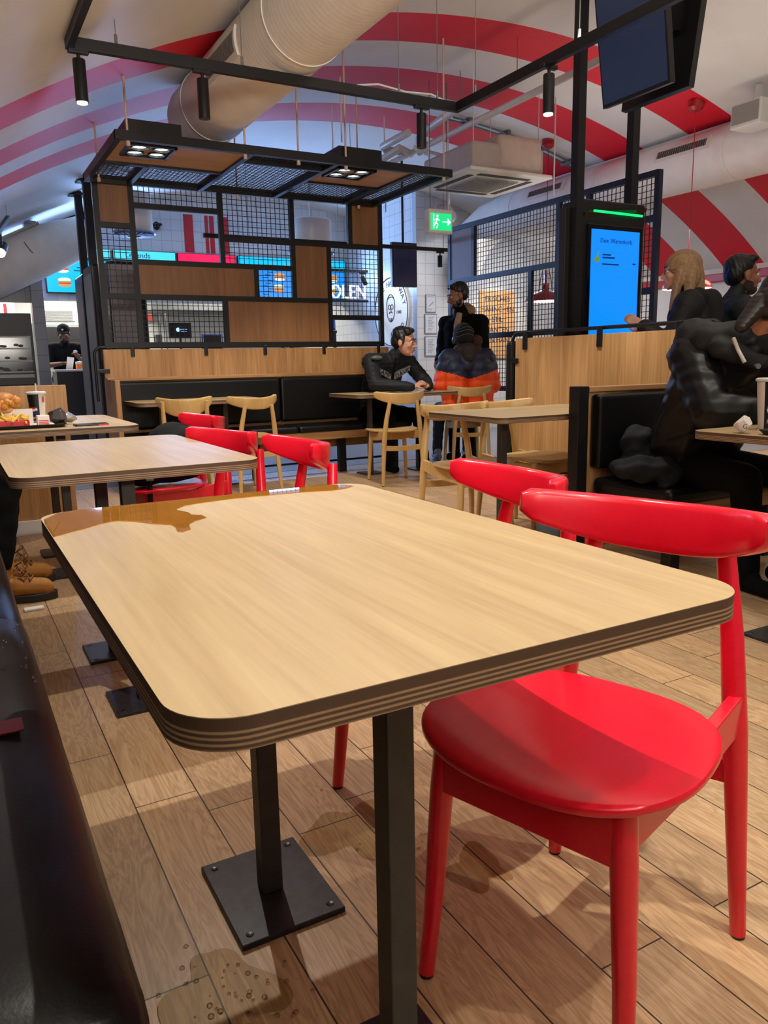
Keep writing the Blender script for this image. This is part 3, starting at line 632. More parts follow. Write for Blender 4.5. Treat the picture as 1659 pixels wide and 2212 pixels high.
# canopy lying on rods in front of the screen
CZ = 2.53
t = thing('canopy', 'black framed canopy of oak boards and wire mesh hanging before the partition screen', 'canopy', (2.46, 6.2, CZ))
m = MB()
for x, y0, y1 in ((1.165, 5.6, 6.95), (3.775, 5.6, 6.95), (2.085, 5.6, 6.95), (2.765, 5.6, 6.95), (3.475, 5.6, 6.95), (1.495, 6.27, 6.95)): m.box(x - 0.02, x + 0.02, y0, y1, CZ - 0.03, CZ + 0.03)
for y, x0, x1 in ((5.61, 1.145, 3.795), (6.93, 1.145, 3.795), (6.27, 1.165, 2.085), (5.87, 2.085, 2.765), (6.27, 2.765, 3.475)): m.box(x0, x1, y - 0.02, y + 0.02, CZ - 0.029, CZ + 0.029)
m.build('frame', BLACK, t)
CW = wood('canopy oak board', (170, 130, 94), (204, 164, 124), 0, 0.8, 0.5, 0.8)
for x0, x1, y0, y1 in ((1.185, 2.065, 5.63, 6.25), (2.785, 3.455, 5.63, 6.25)): MB().box(x0, x1, y0, y1, CZ - 0.012, CZ + 0.012).build('wood_panel', CW, t)
for x0, x1, y0, y1 in ((1.185, 1.475, 6.29, 6.91), (1.515, 2.065, 6.29, 6.91), (2.105, 2.745, 5.89, 6.91), (2.105, 2.745, 5.63, 5.85), (2.785, 3.455, 6.29, 6.91), (3.495, 3.755, 5.63, 6.91)):
    wire_mesh(MB(), 'z', CZ, x0, x1, y0, y1, 0.035, 0.0024).build('wire_mesh', BLACK, t)
RODM = plain('beige rod', (206, 178, 158), 0.5, 0, 0.03)
for x, y in ((1.23, 5.62), (1.23, 6.75), (2.04, 5.62), (2.45, 5.62), (2.84, 5.62), (3.73, 5.62), (2.42, 6.92), (3.62, 6.92)):
    m = MB().cyl((x, y, CZ - 0.05), (x, y, vz(x)), 0.0075, n=10); m.cyl((x, y, CZ - 0.06), (x, y, CZ - 0.03), 0.014, n=10); m.build('hanging_rod', RODM, t, smooth=40)
def lamp_module(label, x0):
    t = thing('recessed_lamp', label, 'lamp', (x0 + 0.17, 5.86, CZ), 0, 'four-lens lamps in the canopy')
    y0, y1, x1 = 5.70, 6.02, x0 + 0.33
    MB().box(x0 - 0.02, x1 + 0.02, y0 - 0.05, y1, CZ + 0.03, CZ + 0.12).build('gear_box', BLACKSAT, t)
    m = MB()
    for a in ((x0, x1, y0, y0 + 0.02), (x0, x1, y1 - 0.02, y1), (x0, x0 + 0.02, y0, y1), (x1 - 0.02, x1, y0, y1)): m.box(*a, CZ - 0.03, CZ + 0.03)
    m.build('frame', BLACKSAT, t); MB().box(x0, x1, y0, y1, CZ + 0.0, CZ + 0.02).build('back_plate', BLACKSAT, t)
    for ix in (0.27, 0.73):
        for iy in (0.27, 0.73):
            c = (x0 + ix * 0.33, y0 + iy * 0.32, CZ - 0.008)
            h = MB().lathe([(0.062, 0), (0.066, -0.012), (0.055, -0.018), (0.052, -0.006)], c, 24).build('lamp_head', plain('lamp rim', (70, 72, 74), 0.3, 0.6), t, smooth=40)
            MB().lathe([(0.001, -0.004), (0.03, -0.008), (0.05, -0.004)], c, 20).build('lens', emit('white lens', (240, 255, 250), 9), h, smooth=60)
lamp_module('four-lens black lamp in the left canopy board', 1.25); lamp_module('four-lens black lamp in the right canopy board', 2.82)

# ================================================================ long bench under the screen
t = thing('upholstered_bench', 'long black upholstered bench with oak back below the partition screen', 'bench', (2.55, 6.8, 0))
MB().box(1.19, 3.95, 6.975, 7.025, 0.93, 1.18).build('back_board', PANEL, t)
MB().box(1.19, 3.95, 6.90, 6.985, 0.915, 0.945).build('cap_board', PANELX, t, bevel=0.004)
MB().box(1.185, 1.225, 6.55, 7.02, 0.12, 0.93).build('side_panel', PANEL, t, bevel=0.003)
MB().box(1.225, 3.93, 6.965, 6.99, 0.22, 0.915).build('rear_board', PANELX, t)
for x0, x1 in ((1.235, 2.725), (2.735, 3.92)):
    MB().box(x0, x1, 6.88, 6.965, 0.5, 0.905).build('back_cushion', VINYL, t, bevel=0.02, seg=3)
for x0, x1 in ((1.235, 1.9), (1.91, 2.725), (2.735, 3.4), (3.41, 3.92)):
    MB().box(x0, x1, 6.47, 6.90, 0.415, 0.475).build('seat_cushion', VINYL, t, bevel=0.022, seg=3)
MB().box(1.225, 3.93, 6.49, 6.95, 0.345, 0.415).build('seat_board', PANELX, t)
for x in (1.5, 2.4, 3.27, 3.85): MB().box(x - 0.035, x + 0.035, 6.70, 6.76, 0, 0.345).build('leg', BLACK, t)
MB().bar((1.5, 6.9, 0.09), (3.85, 6.9, 0.09), 0.02).build('foot_bar', BLACK, t)
pts = [(1.12, 7.0, 0.75), (1.12, 7.0, 1.13)] + [(1.12 + 0.06 * (1 - math.cos(a)), 7.0, 1.14 + 0.06 * math.sin(a)) for a in [k * PI / 16 for k in range(9)]] + [(3.9, 7.0, 1.20)]
r = MB().tube(pts, 0.013, 10).build('rail', BLACK, t, smooth=40)
for x in (1.43, 2.07, 2.63, 3.23, 3.83): MB().box(x - 0.017, x + 0.017, 6.962, 6.974, 1.12, 1.21).build('clamp', BLACK, r, bevel=0.004)
MB().box(1.12, 1.23, 6.962, 6.974, 0.985, 1.02).build('clamp', BLACK, r, bevel=0.004)

# ================================================================ right low panel and booth bench
t = thing('low_panel', 'tall oak backed panel with a black tube rail standing behind the right booth', 'panel', (3.8, 3.9, 0))
PL2 = wood('light oak veneer panel', (168, 128, 80), (212, 168, 114), 2, 0.7, 0.45, 1.1)
MB().box(3.785, 3.825, 2.98, 4.74, 0.2, 1.185).build('board', PL2, t, bevel=0.002)
pts = [(3.805, 4.80, 0), (3.805, 4.80, 1.15)] + [(3.805, 4.80 - 0.07 * (1 - math.cos(a)), 1.155 + 0.07 * math.sin(a)) for a in [k * PI / 16 for k in range(9)]]
pts += [(3.805, 3.02, 1.225)] + [(3.805, 3.02 - 0.07 * math.sin(a), 1.155 + 0.07 * math.cos(a)) for a in [k * PI / 16 for k in range(9)]] + [(3.805, 2.95, 0.9)]
r = MB().tube(pts, 0.013, 10).build('rail', BLACK, t, smooth=40)
for y in (3.22, 3.86, 4.62): MB().box(3.768, 3.786, y - 0.022, y + 0.022, 1.10, 1.235).build('clamp', BLACK, r, bevel=0.006)
for y0, y1 in ((4.70, 4.82), (2.93, 3.04)): MB().box(3.768, 3.786, y0, y1, 1.00, 1.04).build('clamp', BLACK, r, bevel=0.006)
MB().box(3.76, 3.85, 4.76, 4.84, 0, 1.17).build('end_post', BLACK, t, bevel=0.03, seg=3)
for y in (3.1, 4.6): MB().box(3.79, 3.82, y - 0.03, y + 0.03, 0, 0.2).build('leg', BLACK, t)
t = thing('booth_bench', 'black cushioned booth bench with a square corner post in front of the oak panel', 'bench', (3.3, 2.7, 0))
MB().box(2.745, 2.815, 2.935, 3.005, 0, 0.892).build('corner_post', BLACK, t, bevel=0.003)
MB().box(2.815, 3.78, 2.93, 3.0, 0.862, 0.888).build('cap_board', PANELX, t, bevel=0.003)
MB().box(2.815, 3.78, 2.955, 2.985, 0.06, 0.862).build('rear_board', PL2, t)
MB().box(2.84, 3.77, 2.88, 2.955, 0.475, 0.85).build('back_cushion', VINYL, t, bevel=0.02, seg=3)
MB().box(2.84, 3.77, 2.42, 2.93, 0.345, 0.43).build('seat_cushion', VINYL, t, bevel=0.03, seg=3)
MB().box(2.84, 3.77, 2.45, 2.93, 0.28, 0.345).build('seat_board', PANELX, t)
for x, y in ((2.95, 2.5), (3.65, 2.5), (3.65, 2.9)): MB().box(x - 0.03, x + 0.03, y - 0.03, y + 0.03, 0, 0.28).build('leg', BLACK, t)

# ================================================================ kiosks and screens
t = thing('order_kiosk', 'tall black order kiosk with a bright blue screen and green light bar', 'kiosk', (4.32, 4.4, 0))
MB().box(4.02, 4.63, 4.31, 4.52, 0.05, 2.125).build('body', BLACKSAT, t, bevel=0.008)
MB().box(3.885, 4.02, 4.335, 4.40, 0.05, 2.06).build('side_column', plain('ribbed black', (34, 32, 34), 0.5, 0.1), t, bevel=0.004)
m = MB(); m.add([(4.025, 4.308, 2.0), (4.63, 4.308, 2.075), (4.63, 4.29, 2.10), (4.025, 4.29, 2.025), (4.63, 4.308, 2.105), (4.025, 4.308, 2.03)], [(0, 1, 2, 3), (3, 2, 4, 5)]); m.build('visor', GLASSBLK, t)
f = MB().box(4.06, 4.60, 4.296, 4.312, 1.0, 1.96).build('screen_bezel', GLASSBLK, t, bevel=0.004)
SCB = emit('kiosk blue screen', (0, 130, 255), 1.0)
sc = MB().box(4.095, 4.562, 4.289, 4.298, 1.03, 1.925).build('screen', SCB, f)
TXB = emit('screen dark text', (0, 40, 120), 0.5)
text('Dein Warenkorb', 0.045, (4.33, 4.287, 1.85), FACE_S, TXB, f, 0.0006)
m = MB()
for x0, x1, z in ((4.20, 4.28, 1.755), (4.20, 4.32, 1.735), (4.20, 4.36, 1.69), (4.50, 4.53, 1.70), (4.35, 4.5, 1.14)): m.box(x0, x1, 4.2868, 4.289, z - 0.005, z + 0.005)
m.build('screen_lines', TXB, f)
m = MB().ell((4.145, 4.287, 1.72), (0.024, 0.002, 0.022)); m.bar((4.15, 4.287, 1.745), (4.16, 4.287, 1.775), 0.012, 0.003); m.build('order_picture', emit('order picture', (110, 140, 60), 0.8), f)
MB().cyl((4.105, 4.286, 2.045), (4.575, 4.286, 2.04), 0.0085, n=10).build('light_bar', emit('kiosk green', (0, 200, 100), 1.6), t)
MB().box(3.925, 3.99, 4.27, 4.335, 0, vz(3.95) - 0.002).build('post', BLACK, t); MB().box(4.575, 4.64, 4.40, 4.465, 2.1, vz(4.6) - 0.002).build('post', BLACK, t)
SIDEM = plain('kiosk side grey', (150, 152, 156), 0.5, 0.0, 0.05)
def side_kiosk(label, x0, x1, y0, y1, z, post=True):
    t = thing('order_kiosk', label, 'kiosk', ((x0 + x1) / 2, (y0 + y1) / 2, 0), 0)
    MB().box(x0, x1, y0, y1, 0.04, z).build('body', BLACKSAT, t, bevel=0.03, seg=3)
    if y1 - y0 > x1 - x0:
        MB().box(x1, x1 + 0.006, y0 + 0.05, y1 - 0.05, 0.9, z - 0.12).build('screen', GLASSBLK, t); MB().box(x0 - 0.006, x0, y0 + 0.06, y1 - 0.06, 0.3, z - 0.1).build('rear_panel', SIDEM, t)
    else:
        MB().box(x0 + 0.01, x1 - 0.1, y0 - 0.006, y0, 0.2, z - 0.03).build('rear_panel', SIDEM, t)
    if post:
        cx, cy = (x0 + x1) / 2, (y0 + y1) / 2
        m = MB().box(cx - 0.04, cx + 0.04, cy - 0.04, cy + 0.04, z - 0.05, vz(cx)); m.box(cx - 0.1, cx + 0.1, cy - 0.08, cy + 0.08, vz(cx) - 0.05, vz(cx) - 0.02); m.build('post', BLACK, t)
    return t
side_kiosk('black kiosk seen edge-on at the far left, farther of the two with ceiling posts', 1.50, 1.66, 9.75, 10.35, 2.10)
side_kiosk('black kiosk seen edge-on at the far left, nearer of the two with ceiling posts', 1.48, 1.62, 8.95, 9.55, 2.12)
side_kiosk('grey backed kiosk standing behind the left wire field of the screen', 1.50, 1.86, 8.2, 8.42, 2.06, False)
def tv(label, x, tilt, face, sgn):
    t = thing('hanging_screen', label, 'screen', (x, 3.73, 2.62), 0, 'portrait screens hanging from the vault')
    M = Matrix.Translation((x, 3.73, 2.60)) @ Matrix.Rotation(tilt, 4, 'Y')
    MB().box(-0.022, 0.022, -0.27, 0.27, 0, 0.94, M=M).build('housing', BLACKSAT, t, bevel=0.004)
    MB().box(sgn * 0.023 - 0.002, sgn * 0.023 + 0.002, -0.255, 0.255, 0.02, 0.925, M=M).build('display', face, t)
    if sgn > 0:
        MB().box(-0.05, -0.02, -0.14, 0.14, 0.35, 0.75, M=M).build('mount_plate', BLACKSAT, t)
        MB().ell(M @ Vector((-0.026, -0.06, 0.42)), (0.004, 0.006, 0.01)).build('status_light', emit('blue status', (40, 120, 255), 5), t)
    MB().cyl(M @ Vector((0, 0, 0.7)), (x, 3.73, vz(x)), 0.02, n=10).build('ceiling_bracket', BLACK, t)
DIM = emit('dim navy display', (30, 48, 78), 0.42)
tv('tilted portrait screen glowing dim navy, left one of the hanging pair', 3.90, -0.16, DIM, -1)
tv('tilted portrait screen seen from its black back, right one of the hanging pair', 4.06, 0.15, DIM, 1)
t = thing('hanging_screen', 'dark navy portrait screen hanging above the round sign', 'screen', (5.04, 8.5, 2.18))
MB().box(4.87, 5.22, 8.47, 8.52, 1.93, 2.45).build('housing', BLACKSAT, t, bevel=0.004); MB().box(4.885, 5.205, 8.466, 8.471, 1.945, 2.435).build('display', emit('off navy display', (8, 18, 48), 0.5), t)
MB().cyl((5.04, 8.5, 2.45), (5.04, 8.5, vz(5.04)), 0.015, n=8).build('ceiling_bracket', BLACK, t)

# ================================================================ right wire screen
t = thing('wire_screen', 'black framed wire mesh screen running behind the kiosk on the right', 'partition', (5.0, 5.9, 0))
BLUEBLK = plain('blue black frame', (26, 32, 52), 0.45, 0.2, 0.1, 40)
m = MB(); X = 5.0
for y, z0, z1 in ((4.53, 0, 2.45), (5.28, 0, 2.45), (5.66, 0, 2.45), (6.97, 1.86, 2.45), (7.41, 0, 2.45), (6.04, 0.7, 1.88)): m.box(X - 0.02, X + 0.02, y - 0.024, y + 0.024, z0, z1)
for z, y0, y1 in ((2.43, 4.53, 7.41), (1.88, 5.66, 7.41), (0.74, 5.66, 7.41), (2.1, 4.53, 5.66), (1.55, 4.53, 5.3), (1.28, 5.66, 7.41)): m.box(X - 0.0195, X + 0.0195, y0, y1, z - 0.024, z + 0.024)
m.build('frame', BLUEBLK, t)
PINKW = plain('greyed board', (128, 116, 118), 0.5, 0, 0.05, 8)
MB().box(X - 0.01, X + 0.01, 6.99, 7.385, 1.905, 2.405).build('board', PINKW, t); MB().box(X - 0.01, X + 0.01, 5.31, 5.63, 0.8, 2.075).build('board', PINKW, t)
for y0, y1, z0, z1 in ((5.69, 6.945, 1.905, 2.405), (5.69, 7.385, 1.305, 1.855), (5.69, 7.385, 0.765, 1.255), (4.555, 5.255, 2.125, 2.405), (5.305, 5.635, 2.125, 2.405), (4.555, 5.255, 1.575, 2.075), (4.555, 5.255, 0.8, 1.525)):
    wire_mesh(MB(), 'x', X, y0, y1, z0, z1, 0.046, 0.0026).build('wire_mesh', BLACK, t)

# ================================================================ service counter, menus, kitchen
t = thing('service_counter', 'dark service counter with a white top below the menu screens', 'counter', (3.6, 11.6, 0))
MB().box(1.32, 5.95, 11.4, 11.85, 0, 0.99).build('front', plain('dark counter', (26, 27, 30), 0.4), t); MB().box(1.30, 5.96, 11.36, 11.9, 0.99, 1.02).build('worktop', WHITEPL, t, bevel=0.004)
CY = emit('menu cyan', (0, 176, 240), 1.15); BL = emit('menu blue', (20, 130, 235), 1.1); PK = emit('menu pink', (240, 20, 80), 1.1); HD = emit('menu pale cyan', (70, 205, 240), 1.1)
FOOD = [emit('food tan', (226, 160, 96), 0.8), emit('food green', (120, 190, 70), 0.8), emit('food red', (220, 70, 50), 0.8), emit('food cream', (250, 236, 210), 0.9)]
MTX = emit('menu navy text', (0, 40, 110), 0.6)
def menu(label, x0, x1, mat, hmat, word=None):
    t = thing('menu_screen', label, 'menu screen', ((x0 + x1) / 2, 11.95, 2.1), 0, 'menu screens above the counter')
    MB().box(x0, x1, 11.93, 11.995, 2.06, 2.52).build('housing', BLACKSAT, t); MB().box(x0 + 0.012, x1 - 0.012, 11.924, 11.931, 2.075, 2.51).build('display', mat, t)
    h = MB().box(x0, x1, 11.93, 11.995, 2.54, 2.68).build('header_housing', BLACKSAT, t); MB().box(x0 + 0.008, x1 - 0.008, 11.924, 11.931, 2.55, 2.672).build('header_display', hmat, h)
    if mat is PK: return
    for i, (fx, fz) in enumerate(((0.25, 0.72), (0.27, 0.28), (0.74, 0.7), (0.72, 0.28))):
        cx, cz = x0 + fx * (x1 - x0), 2.075 + fz * 0.43
        for j, (dz, w, hh) in enumerate(((0.045, 0.085, 0.03), (0.02, 0.1, 0.014), (0.0, 0.095, 0.016), (-0.028, 0.085, 0.024))):
            MB().ell((cx, 11.922, cz + dz), (w, 0.0025, hh), 16, 8).build('food_picture', FOOD[(0, 1, 2, 3)[j]] if i % 2 == 0 else FOOD[(3, 1, 2, 0)[j]], t)
    m = MB()
    for i in range(9):
        xx = x0 + (0.42 + 0.05 * (i % 3)) * (x1 - x0); zz = 2.11 + 0.042 * i; m.box(xx, xx + 0.09, 11.920, 11.924, zz, zz + 0.012)
    m.build('menu_lines', MTX, t)
    if word: text(word, 0.11, ((x0 + x1) / 2 - 0.1, 11.921, 2.61), FACE_S, MTX, t, 0.0006)
menu('leftmost cyan menu screen, cut off by the sloping duct', 1.36, 2.25, CY, HD); menu('cyan menu screen under a header reading legends', 2.28, 3.17, CY, HD, 'Legends')
menu('pink menu screen between the blue ones', 3.20, 4.10, PK, PK); menu('blue menu screen seen through the small wire field', 4.13, 5.03, BL, CY); menu('rightmost blue menu screen above the glowing letters', 5.06, 5.96, BL, CY)
t = thing('wall_stripes', 'three red vertical stripes painted on the tiled wall above the menus', 'wall decoration', (3.6, 11.99, 2.7))
for x0, x1 in ((3.34, 3.48), (3.66, 3.71), (3.73, 3.80), (3.88, 4.02)): MB().box(x0, x1, 11.992, 11.999, 2.70, 3.24).build('stripe', plain('stripe red', (190, 20, 28), 0.4), t)
t = thing('letter_sign', 'glowing white letters spelling the pick-up word above the counter', 'sign', (5.3, 11.0, 2.0))
o = text('ABHOLEN', 0.285, (5.86, 11.0, 2.09), FACE_S, emit('white neon', (255, 255, 255), 3.0), t, 0.01, align='RIGHT', sx=0.86)
MB().box(4.8, 5.9, 11.03, 11.07, 1.95, 1.985).build('mounting_bar', BLACK, t)
t = thing('round_sign', 'big round cream sign with a line-drawn face and black lettering on the tiled wall', 'sign', (5.98, 10.44, 1.77))
SIGNW = plain('cream sign', (238, 232, 216), 0.5, 0, 0.02); INK = plain('sign ink', (40, 44, 60), 0.6)
m = MB(); n = 64
m.v = [(5.965, 10.44 + 0.52 * math.cos(2 * PI * k / n), 1.77 + 0.52 * math.sin(2 * PI * k / n)) for k in range(n)] + [(5.999, 10.44 + 0.52 * math.cos(2 * PI * k / n), 1.77 + 0.52 * math.sin(2 * PI * k / n)) for k in range(n)]
m.f = [tuple(range(n)), tuple(range(2 * n - 1, n - 1, -1))] + [(k, (k + 1) % n, n + (k + 1) % n, n + k) for k in range(n)]; m.m = [0] * len(m.f); m.build('sign_disc', SIGNW, t)
SX = 5.961
def ring(c, r, w, a0=0, a1=360, asp=1.0):
    N = 40; m = MB(); pts = [(SX, c[0] - r * math.cos(math.radians(a0 + (a1 - a0) * k / N)), c[1] + r * asp * math.sin(math.radians(a0 + (a1 - a0) * k / N))) for k in range(N + 1)]; m.tube(pts, w, 6); return m
ring((10.44, 1.77), 0.495, 0.007).build('rim_line', INK, t)
def arc_text(word, a0, a1, r, size, flip=False):
    for i, ch in enumerate(word):
        a = math.radians(a0 + (a1 - a0) * i / max(1, len(word) - 1)); y = 10.44 - r * math.cos(a); z = 1.77 + r * math.sin(a)
        if ch != ' ':
            rot = (Matrix.Rotation(-PI / 2, 4, 'Z') @ Matrix.Rotation(PI / 2, 4, 'X') @ Matrix.Rotation(a - PI / 2 + (PI if flip else 0), 4, 'Z')).to_euler(); text(ch, size, (SX, y, z), rot, INK, t, 0.001, 'letter')
arc_text('THE', 150, 122, 0.405, 0.12); arc_text('HARD', 102, 68, 0.405, 0.12); arc_text('WAY', 44, 16, 0.405, 0.12); arc_text('LAND', -72, -32, 0.405, 0.12, True)
text('1940', 0.07, (SX, 10.20, 1.75), FACE_W, INK, t, 0.001); text('EST', 0.07, (SX, 10.69, 1.75), FACE_W, INK, t, 0.001)
m = MB()
for g in (ring((10.44, 1.86), 0.12, 0.006, -20, 200, 1.35), ring((10.44, 1.80), 0.115, 0.006, 175, 365, 1.5), ring((10.40, 1.84), 0.034, 0.005), ring((10.48, 1.84), 0.034, 0.005), ring((10.44, 1.735), 0.05, 0.007, 20, 160, 0.7), ring((10.44, 1.68), 0.03, 0.008, 180, 360, 1.6), ring((10.44, 1.95), 0.09, 0.005, 20, 150, 0.4)): m.add(g.v, g.f)
m.tube([(SX, 10.44, 1.83), (SX, 10.425, 1.775), (SX, 10.445, 1.765)], 0.004, 6); m.bar((SX, 10.434, 1.84), (SX, 10.446, 1.84), 0.006); m.build('face_drawing', INK, t)
PF = plain('notice frame', (120, 122, 130), 0.5); PP = plain('notice paper', (196, 198, 204), 0.6)
for x0, x1, z0, z1, lab, lines in ((6.14, 6.315, 1.72, 1.97, 'small framed notice with a drawing, topmost of the three on the tiled pillar', False), (6.12, 6.33, 1.42, 1.70, 'pale notice with lines of print, middle one of the three on the tiled pillar', True), (6.12, 6.33, 1.10, 1.385, 'pale framed notice, lowest of the three on the tiled pillar', True)):
    t = thing('framed_notice', lab, 'notice', ((x0 + x1) / 2, 9.74, z0), 0)
    MB().box(x0, x1, 9.735, 9.75, z0, z1).build('frame', PF, t); MB().box(x0 + 0.012, x1 - 0.012, 9.732, 9.736, z0 + 0.012, z1 - 0.012).build('paper', PP, t)
    m = MB()
    if lines:
        for i in range(9): m.box(x0 + 0.05, x1 - 0.05 - 0.02 * (i % 3), 9.7305, 9.732, z1 - 0.05 - 0.022 * i, z1 - 0.044 - 0.022 * i)
    else:
        m.bar((x0 + 0.03, 9.731, z1 - 0.03), (x1 - 0.03, 9.731, z1 - 0.03), 0.01, 0.002); m.bar((x0 + 0.05, 9.731, z0 + 0.09), (x1 - 0.05, 9.731, z0 + 0.15), 0.03, 0.002); m.bar((x0 + 0.03, 9.731, z0 + 0.05), (x1 - 0.07, 9.731, z0 + 0.05), 0.01, 0.002)
    m.build('print', plain('notice print', (110, 112, 122), 0.6), t)
t = thing('wooden_poster', 'spot-lit wooden board with stacked black lettering behind the wire screen', 'poster', (7.4, 9.73, 1.1))
MB().box(7.08, 7.73, 9.715, 9.75, 1.06, 2.05).build('board', wood('poster wood', (186, 140, 90), (214, 170, 118), 2, 1, 0.5, 0.8), t)
for i, wd in enumerate(('FRISCHES', 'HÄHNCHEN', 'STIL', 'GANTEN', 'VON HAND')): text(wd, 0.112, (7.405, 9.713, 1.93 - 0.15 * i), FACE_S, INK, t, 0.001)
# oven and kitchen fittings
t = thing('warming_cabinet', 'dark warming cabinet with glass front at the far left edge', 'cabinet', (0.6, 10.7, 0))
DK = plain('cabinet dark', (44, 43, 44), 0.4, 0.2); MB().box(0.2, 1.0, 10.62, 11.0, 0.84, 1.70).build('body', DK, t, bevel=0.008)
MB().box(0.24, 0.97, 10.60, 10.622, 1.0, 1.42).build('door', GLASSBLK, t, bevel=0.003); m = MB()
for z in (1.0, 1.13, 1.28, 1.42): m.box(0.24, 0.97, 10.585, 10.60, z - 0.009, z + 0.009)
m.box(0.24, 0.97, 10.585, 10.60, 0.93, 0.97); m.build('shelf_rail', STEEL, t)
m = MB()
for i in range(26): m.ell((0.3 + 0.63 * random.random(), 10.592, random.choice((1.02, 1.15, 1.30)) + 0.03 * random.random()), (0.03, 0.006, 0.016), 8, 6)
m.build('trays', plain('dim trays', (90, 84, 76), 0.4, 0.3), t)
MB().box(0.22, 0.98, 10.64, 10.98, 0, 0.84).build('stand', BLACKSAT, t)
MB().box(0.75, 0.93, 10.61, 10.63, 0.78, 0.82).build('label_plate', WHITEPL, t)
t = thing('wall_poster', 'striped red and white poster on the lit wall above the warming cabinet', 'poster', (0.8, 12.8, 1.8))
MB().box(0.3, 1.0, 12.78, 12.8, 1.74, 2.0).build('board', KW, t)
for i in range(4): MB().box(0.55 + 0.1 * i, 0.59 + 0.1 * i, 12.77, 12.782, 1.76, 1.97, M=None).build('stripe', plain('poster red', (180, 40, 50), 0.5), t)
for lab, x, y, w, d, h0, h1, mt in (('stainless kitchen hood above the fryers', 4.3, 13.9, 2.4, 0.9, 1.95, 2.675, STEEL), ('stainless fryer block in the kitchen', 4.3, 14.0, 2.2, 0.6, 0, 1.05, CHROME), ('grey kitchen refrigerator behind the worker', 1.75, 14.1, 0.9, 0.6, 0, 1.75, plain('fridge grey', (150, 152, 150), 0.4, 0.3))):
    t = thing('kitchen_unit', lab, 'kitchen unit', (x, y, h0)); MB().box(x - w / 2, x + w / 2, y - d / 2, y + d / 2, h0, h1).build('body', mt, t, bevel=0.015)
    MB().box(x - w / 2 + 0.05, x + w / 2 - 0.05, y - d / 2 - 0.012, y - d / 2, h1 - 0.25 * (h1 - h0), h1 - 0.06).build('front_panel', DK if 'hood' not in lab else CHROME, t)
    MB().bar((x - w / 2 + 0.1, y - d / 2 - 0.03, h0 + 0.5 * (h1 - h0)), (x + w / 2 - 0.1, y - d / 2 - 0.03, h0 + 0.5 * (h1 - h0)), 0.02).build('handle', STEEL, t)
t = thing('kitchen_rack', 'steel shelf rack with tubs and boxes behind the counter', 'rack', (2.85, 13.4, 0))
for x in (2.4, 3.3):
    for y in (13.3, 13.7): MB().cyl((x, y, 0), (x, y, 1.9), 0.014, n=8).build('leg', CHROME, t)
for z in (0.5, 1.0, 1.4, 1.75): MB().box(2.38, 3.32, 13.28, 13.72, z - 0.012, z + 0.012).build('shelf', STEEL, t)
for i in range(6):
    x = 2.48 + 0.14 * i; z = 1.412 if i % 2 else 1.762
    tag(MB().box(x - 0.05, x + 0.05, 13.33, 13.5, z, z + 0.10 + 0.02 * (i % 3)).build('storage_tub', plain('tub %d' % (i % 3), ((214, 212, 204), (170, 60, 50), (60, 66, 70))[i % 3], 0.4), bevel=0.006), 'small tub on the kitchen rack behind the counter', 'tub', 'tubs on the kitchen rack')
def monitor(label, x, y, z, w, h, lit):
    t = thing('order_monitor', label, 'monitor', (x, y, z), 0, 'order monitors on the counter')
    MB().box(x - w / 2, x + w / 2, y - 0.02, y + 0.02, z, z + h).build('housing', BLACKSAT, t, bevel=0.004); MB().cyl((x, y, 1.02), (x, y, z + 0.02), 0.018, n=10).build('stand', BLACKSAT, t)
    MB().box(x - 0.09, x + 0.09, y - 0.07, y + 0.07, 1.02, 1.03).build('foot', BLACKSAT, t)
    if lit == 'logo':
        m = MB(); m.ell((x - 0.03, y - 0.021, z + h * 0.55), (0.03, 0.002, 0.03)); m.bar((x + 0.0, y - 0.022, z + h * 0.58), (x + 0.1, y - 0.022, z + h * 0.58), 0.018, 0.003); m.bar((x + 0.01, y - 0.022, z + h * 0.45), (x + 0.09, y - 0.022, z + h * 0.45), 0.014, 0.003); m.build('screen_mark', emit('pale blue mark', (150, 190, 255), 1.6), t)
    else:
        m = MB()
        for a, b in (((-1, 0.1), (-1, 0.95)), ((1, 0.1), (1, 0.95)), ((-1, 0.95), (1, 0.95))): m.bar((x + a[0] * w * 0.45, y - 0.022, z + a[1] * h), (x + b[0] * w * 0.45, y - 0.022, z + b[1] * h), 0.006, 0.003)
        for s in (-1, 1): m.box(x + s * w * 0.3 - 0.04, x + s * w * 0.3 + 0.04, y - 0.023, y - 0.02, z + 0.04, z + 0.09)
        m.build('screen_mark', emit('blue outline', (60, 110, 230), 1.2), t)
monitor('upper order monitor with a pale blue mark, facing the wire screen', 3.06, 11.55, 1.43, 0.33, 0.22, 'logo'); monitor('lower order monitor with a blue outlined picture on the counter', 3.53, 11.55, 1.26, 0.31, 0.23, 'line')
monitor('small order monitor at the left end of the counter behind the wire', 2.05, 11.6, 1.10, 0.2, 0.13, 'line')
monitor('dark order monitor below the glowing letters', 5.35, 11.55, 1.55, 0.42, 0.24, 'line')
t = thing('display_case', 'glass fronted display case on the counter behind the right end of the screen', 'display case', (5.0, 11.6, 1.02))
for x, y in ((4.75, 11.45), (5.5, 11.45), (4.75, 11.8), (5.5, 11.8)): MB().box(x - 0.02, x + 0.02, y - 0.02, y + 0.02, 1.02, 1.50).build('post', BLACK, t)
MB().box(4.72, 5.53, 11.42, 11.83, 1.50, 1.54).build('top', BLACK, t); MB().box(4.9, 5.35, 11.5, 11.75, 1.03, 1.24).build('blue_tray', emit('blue glow tray', (70, 120, 235), 0.9), t, bevel=0.03)
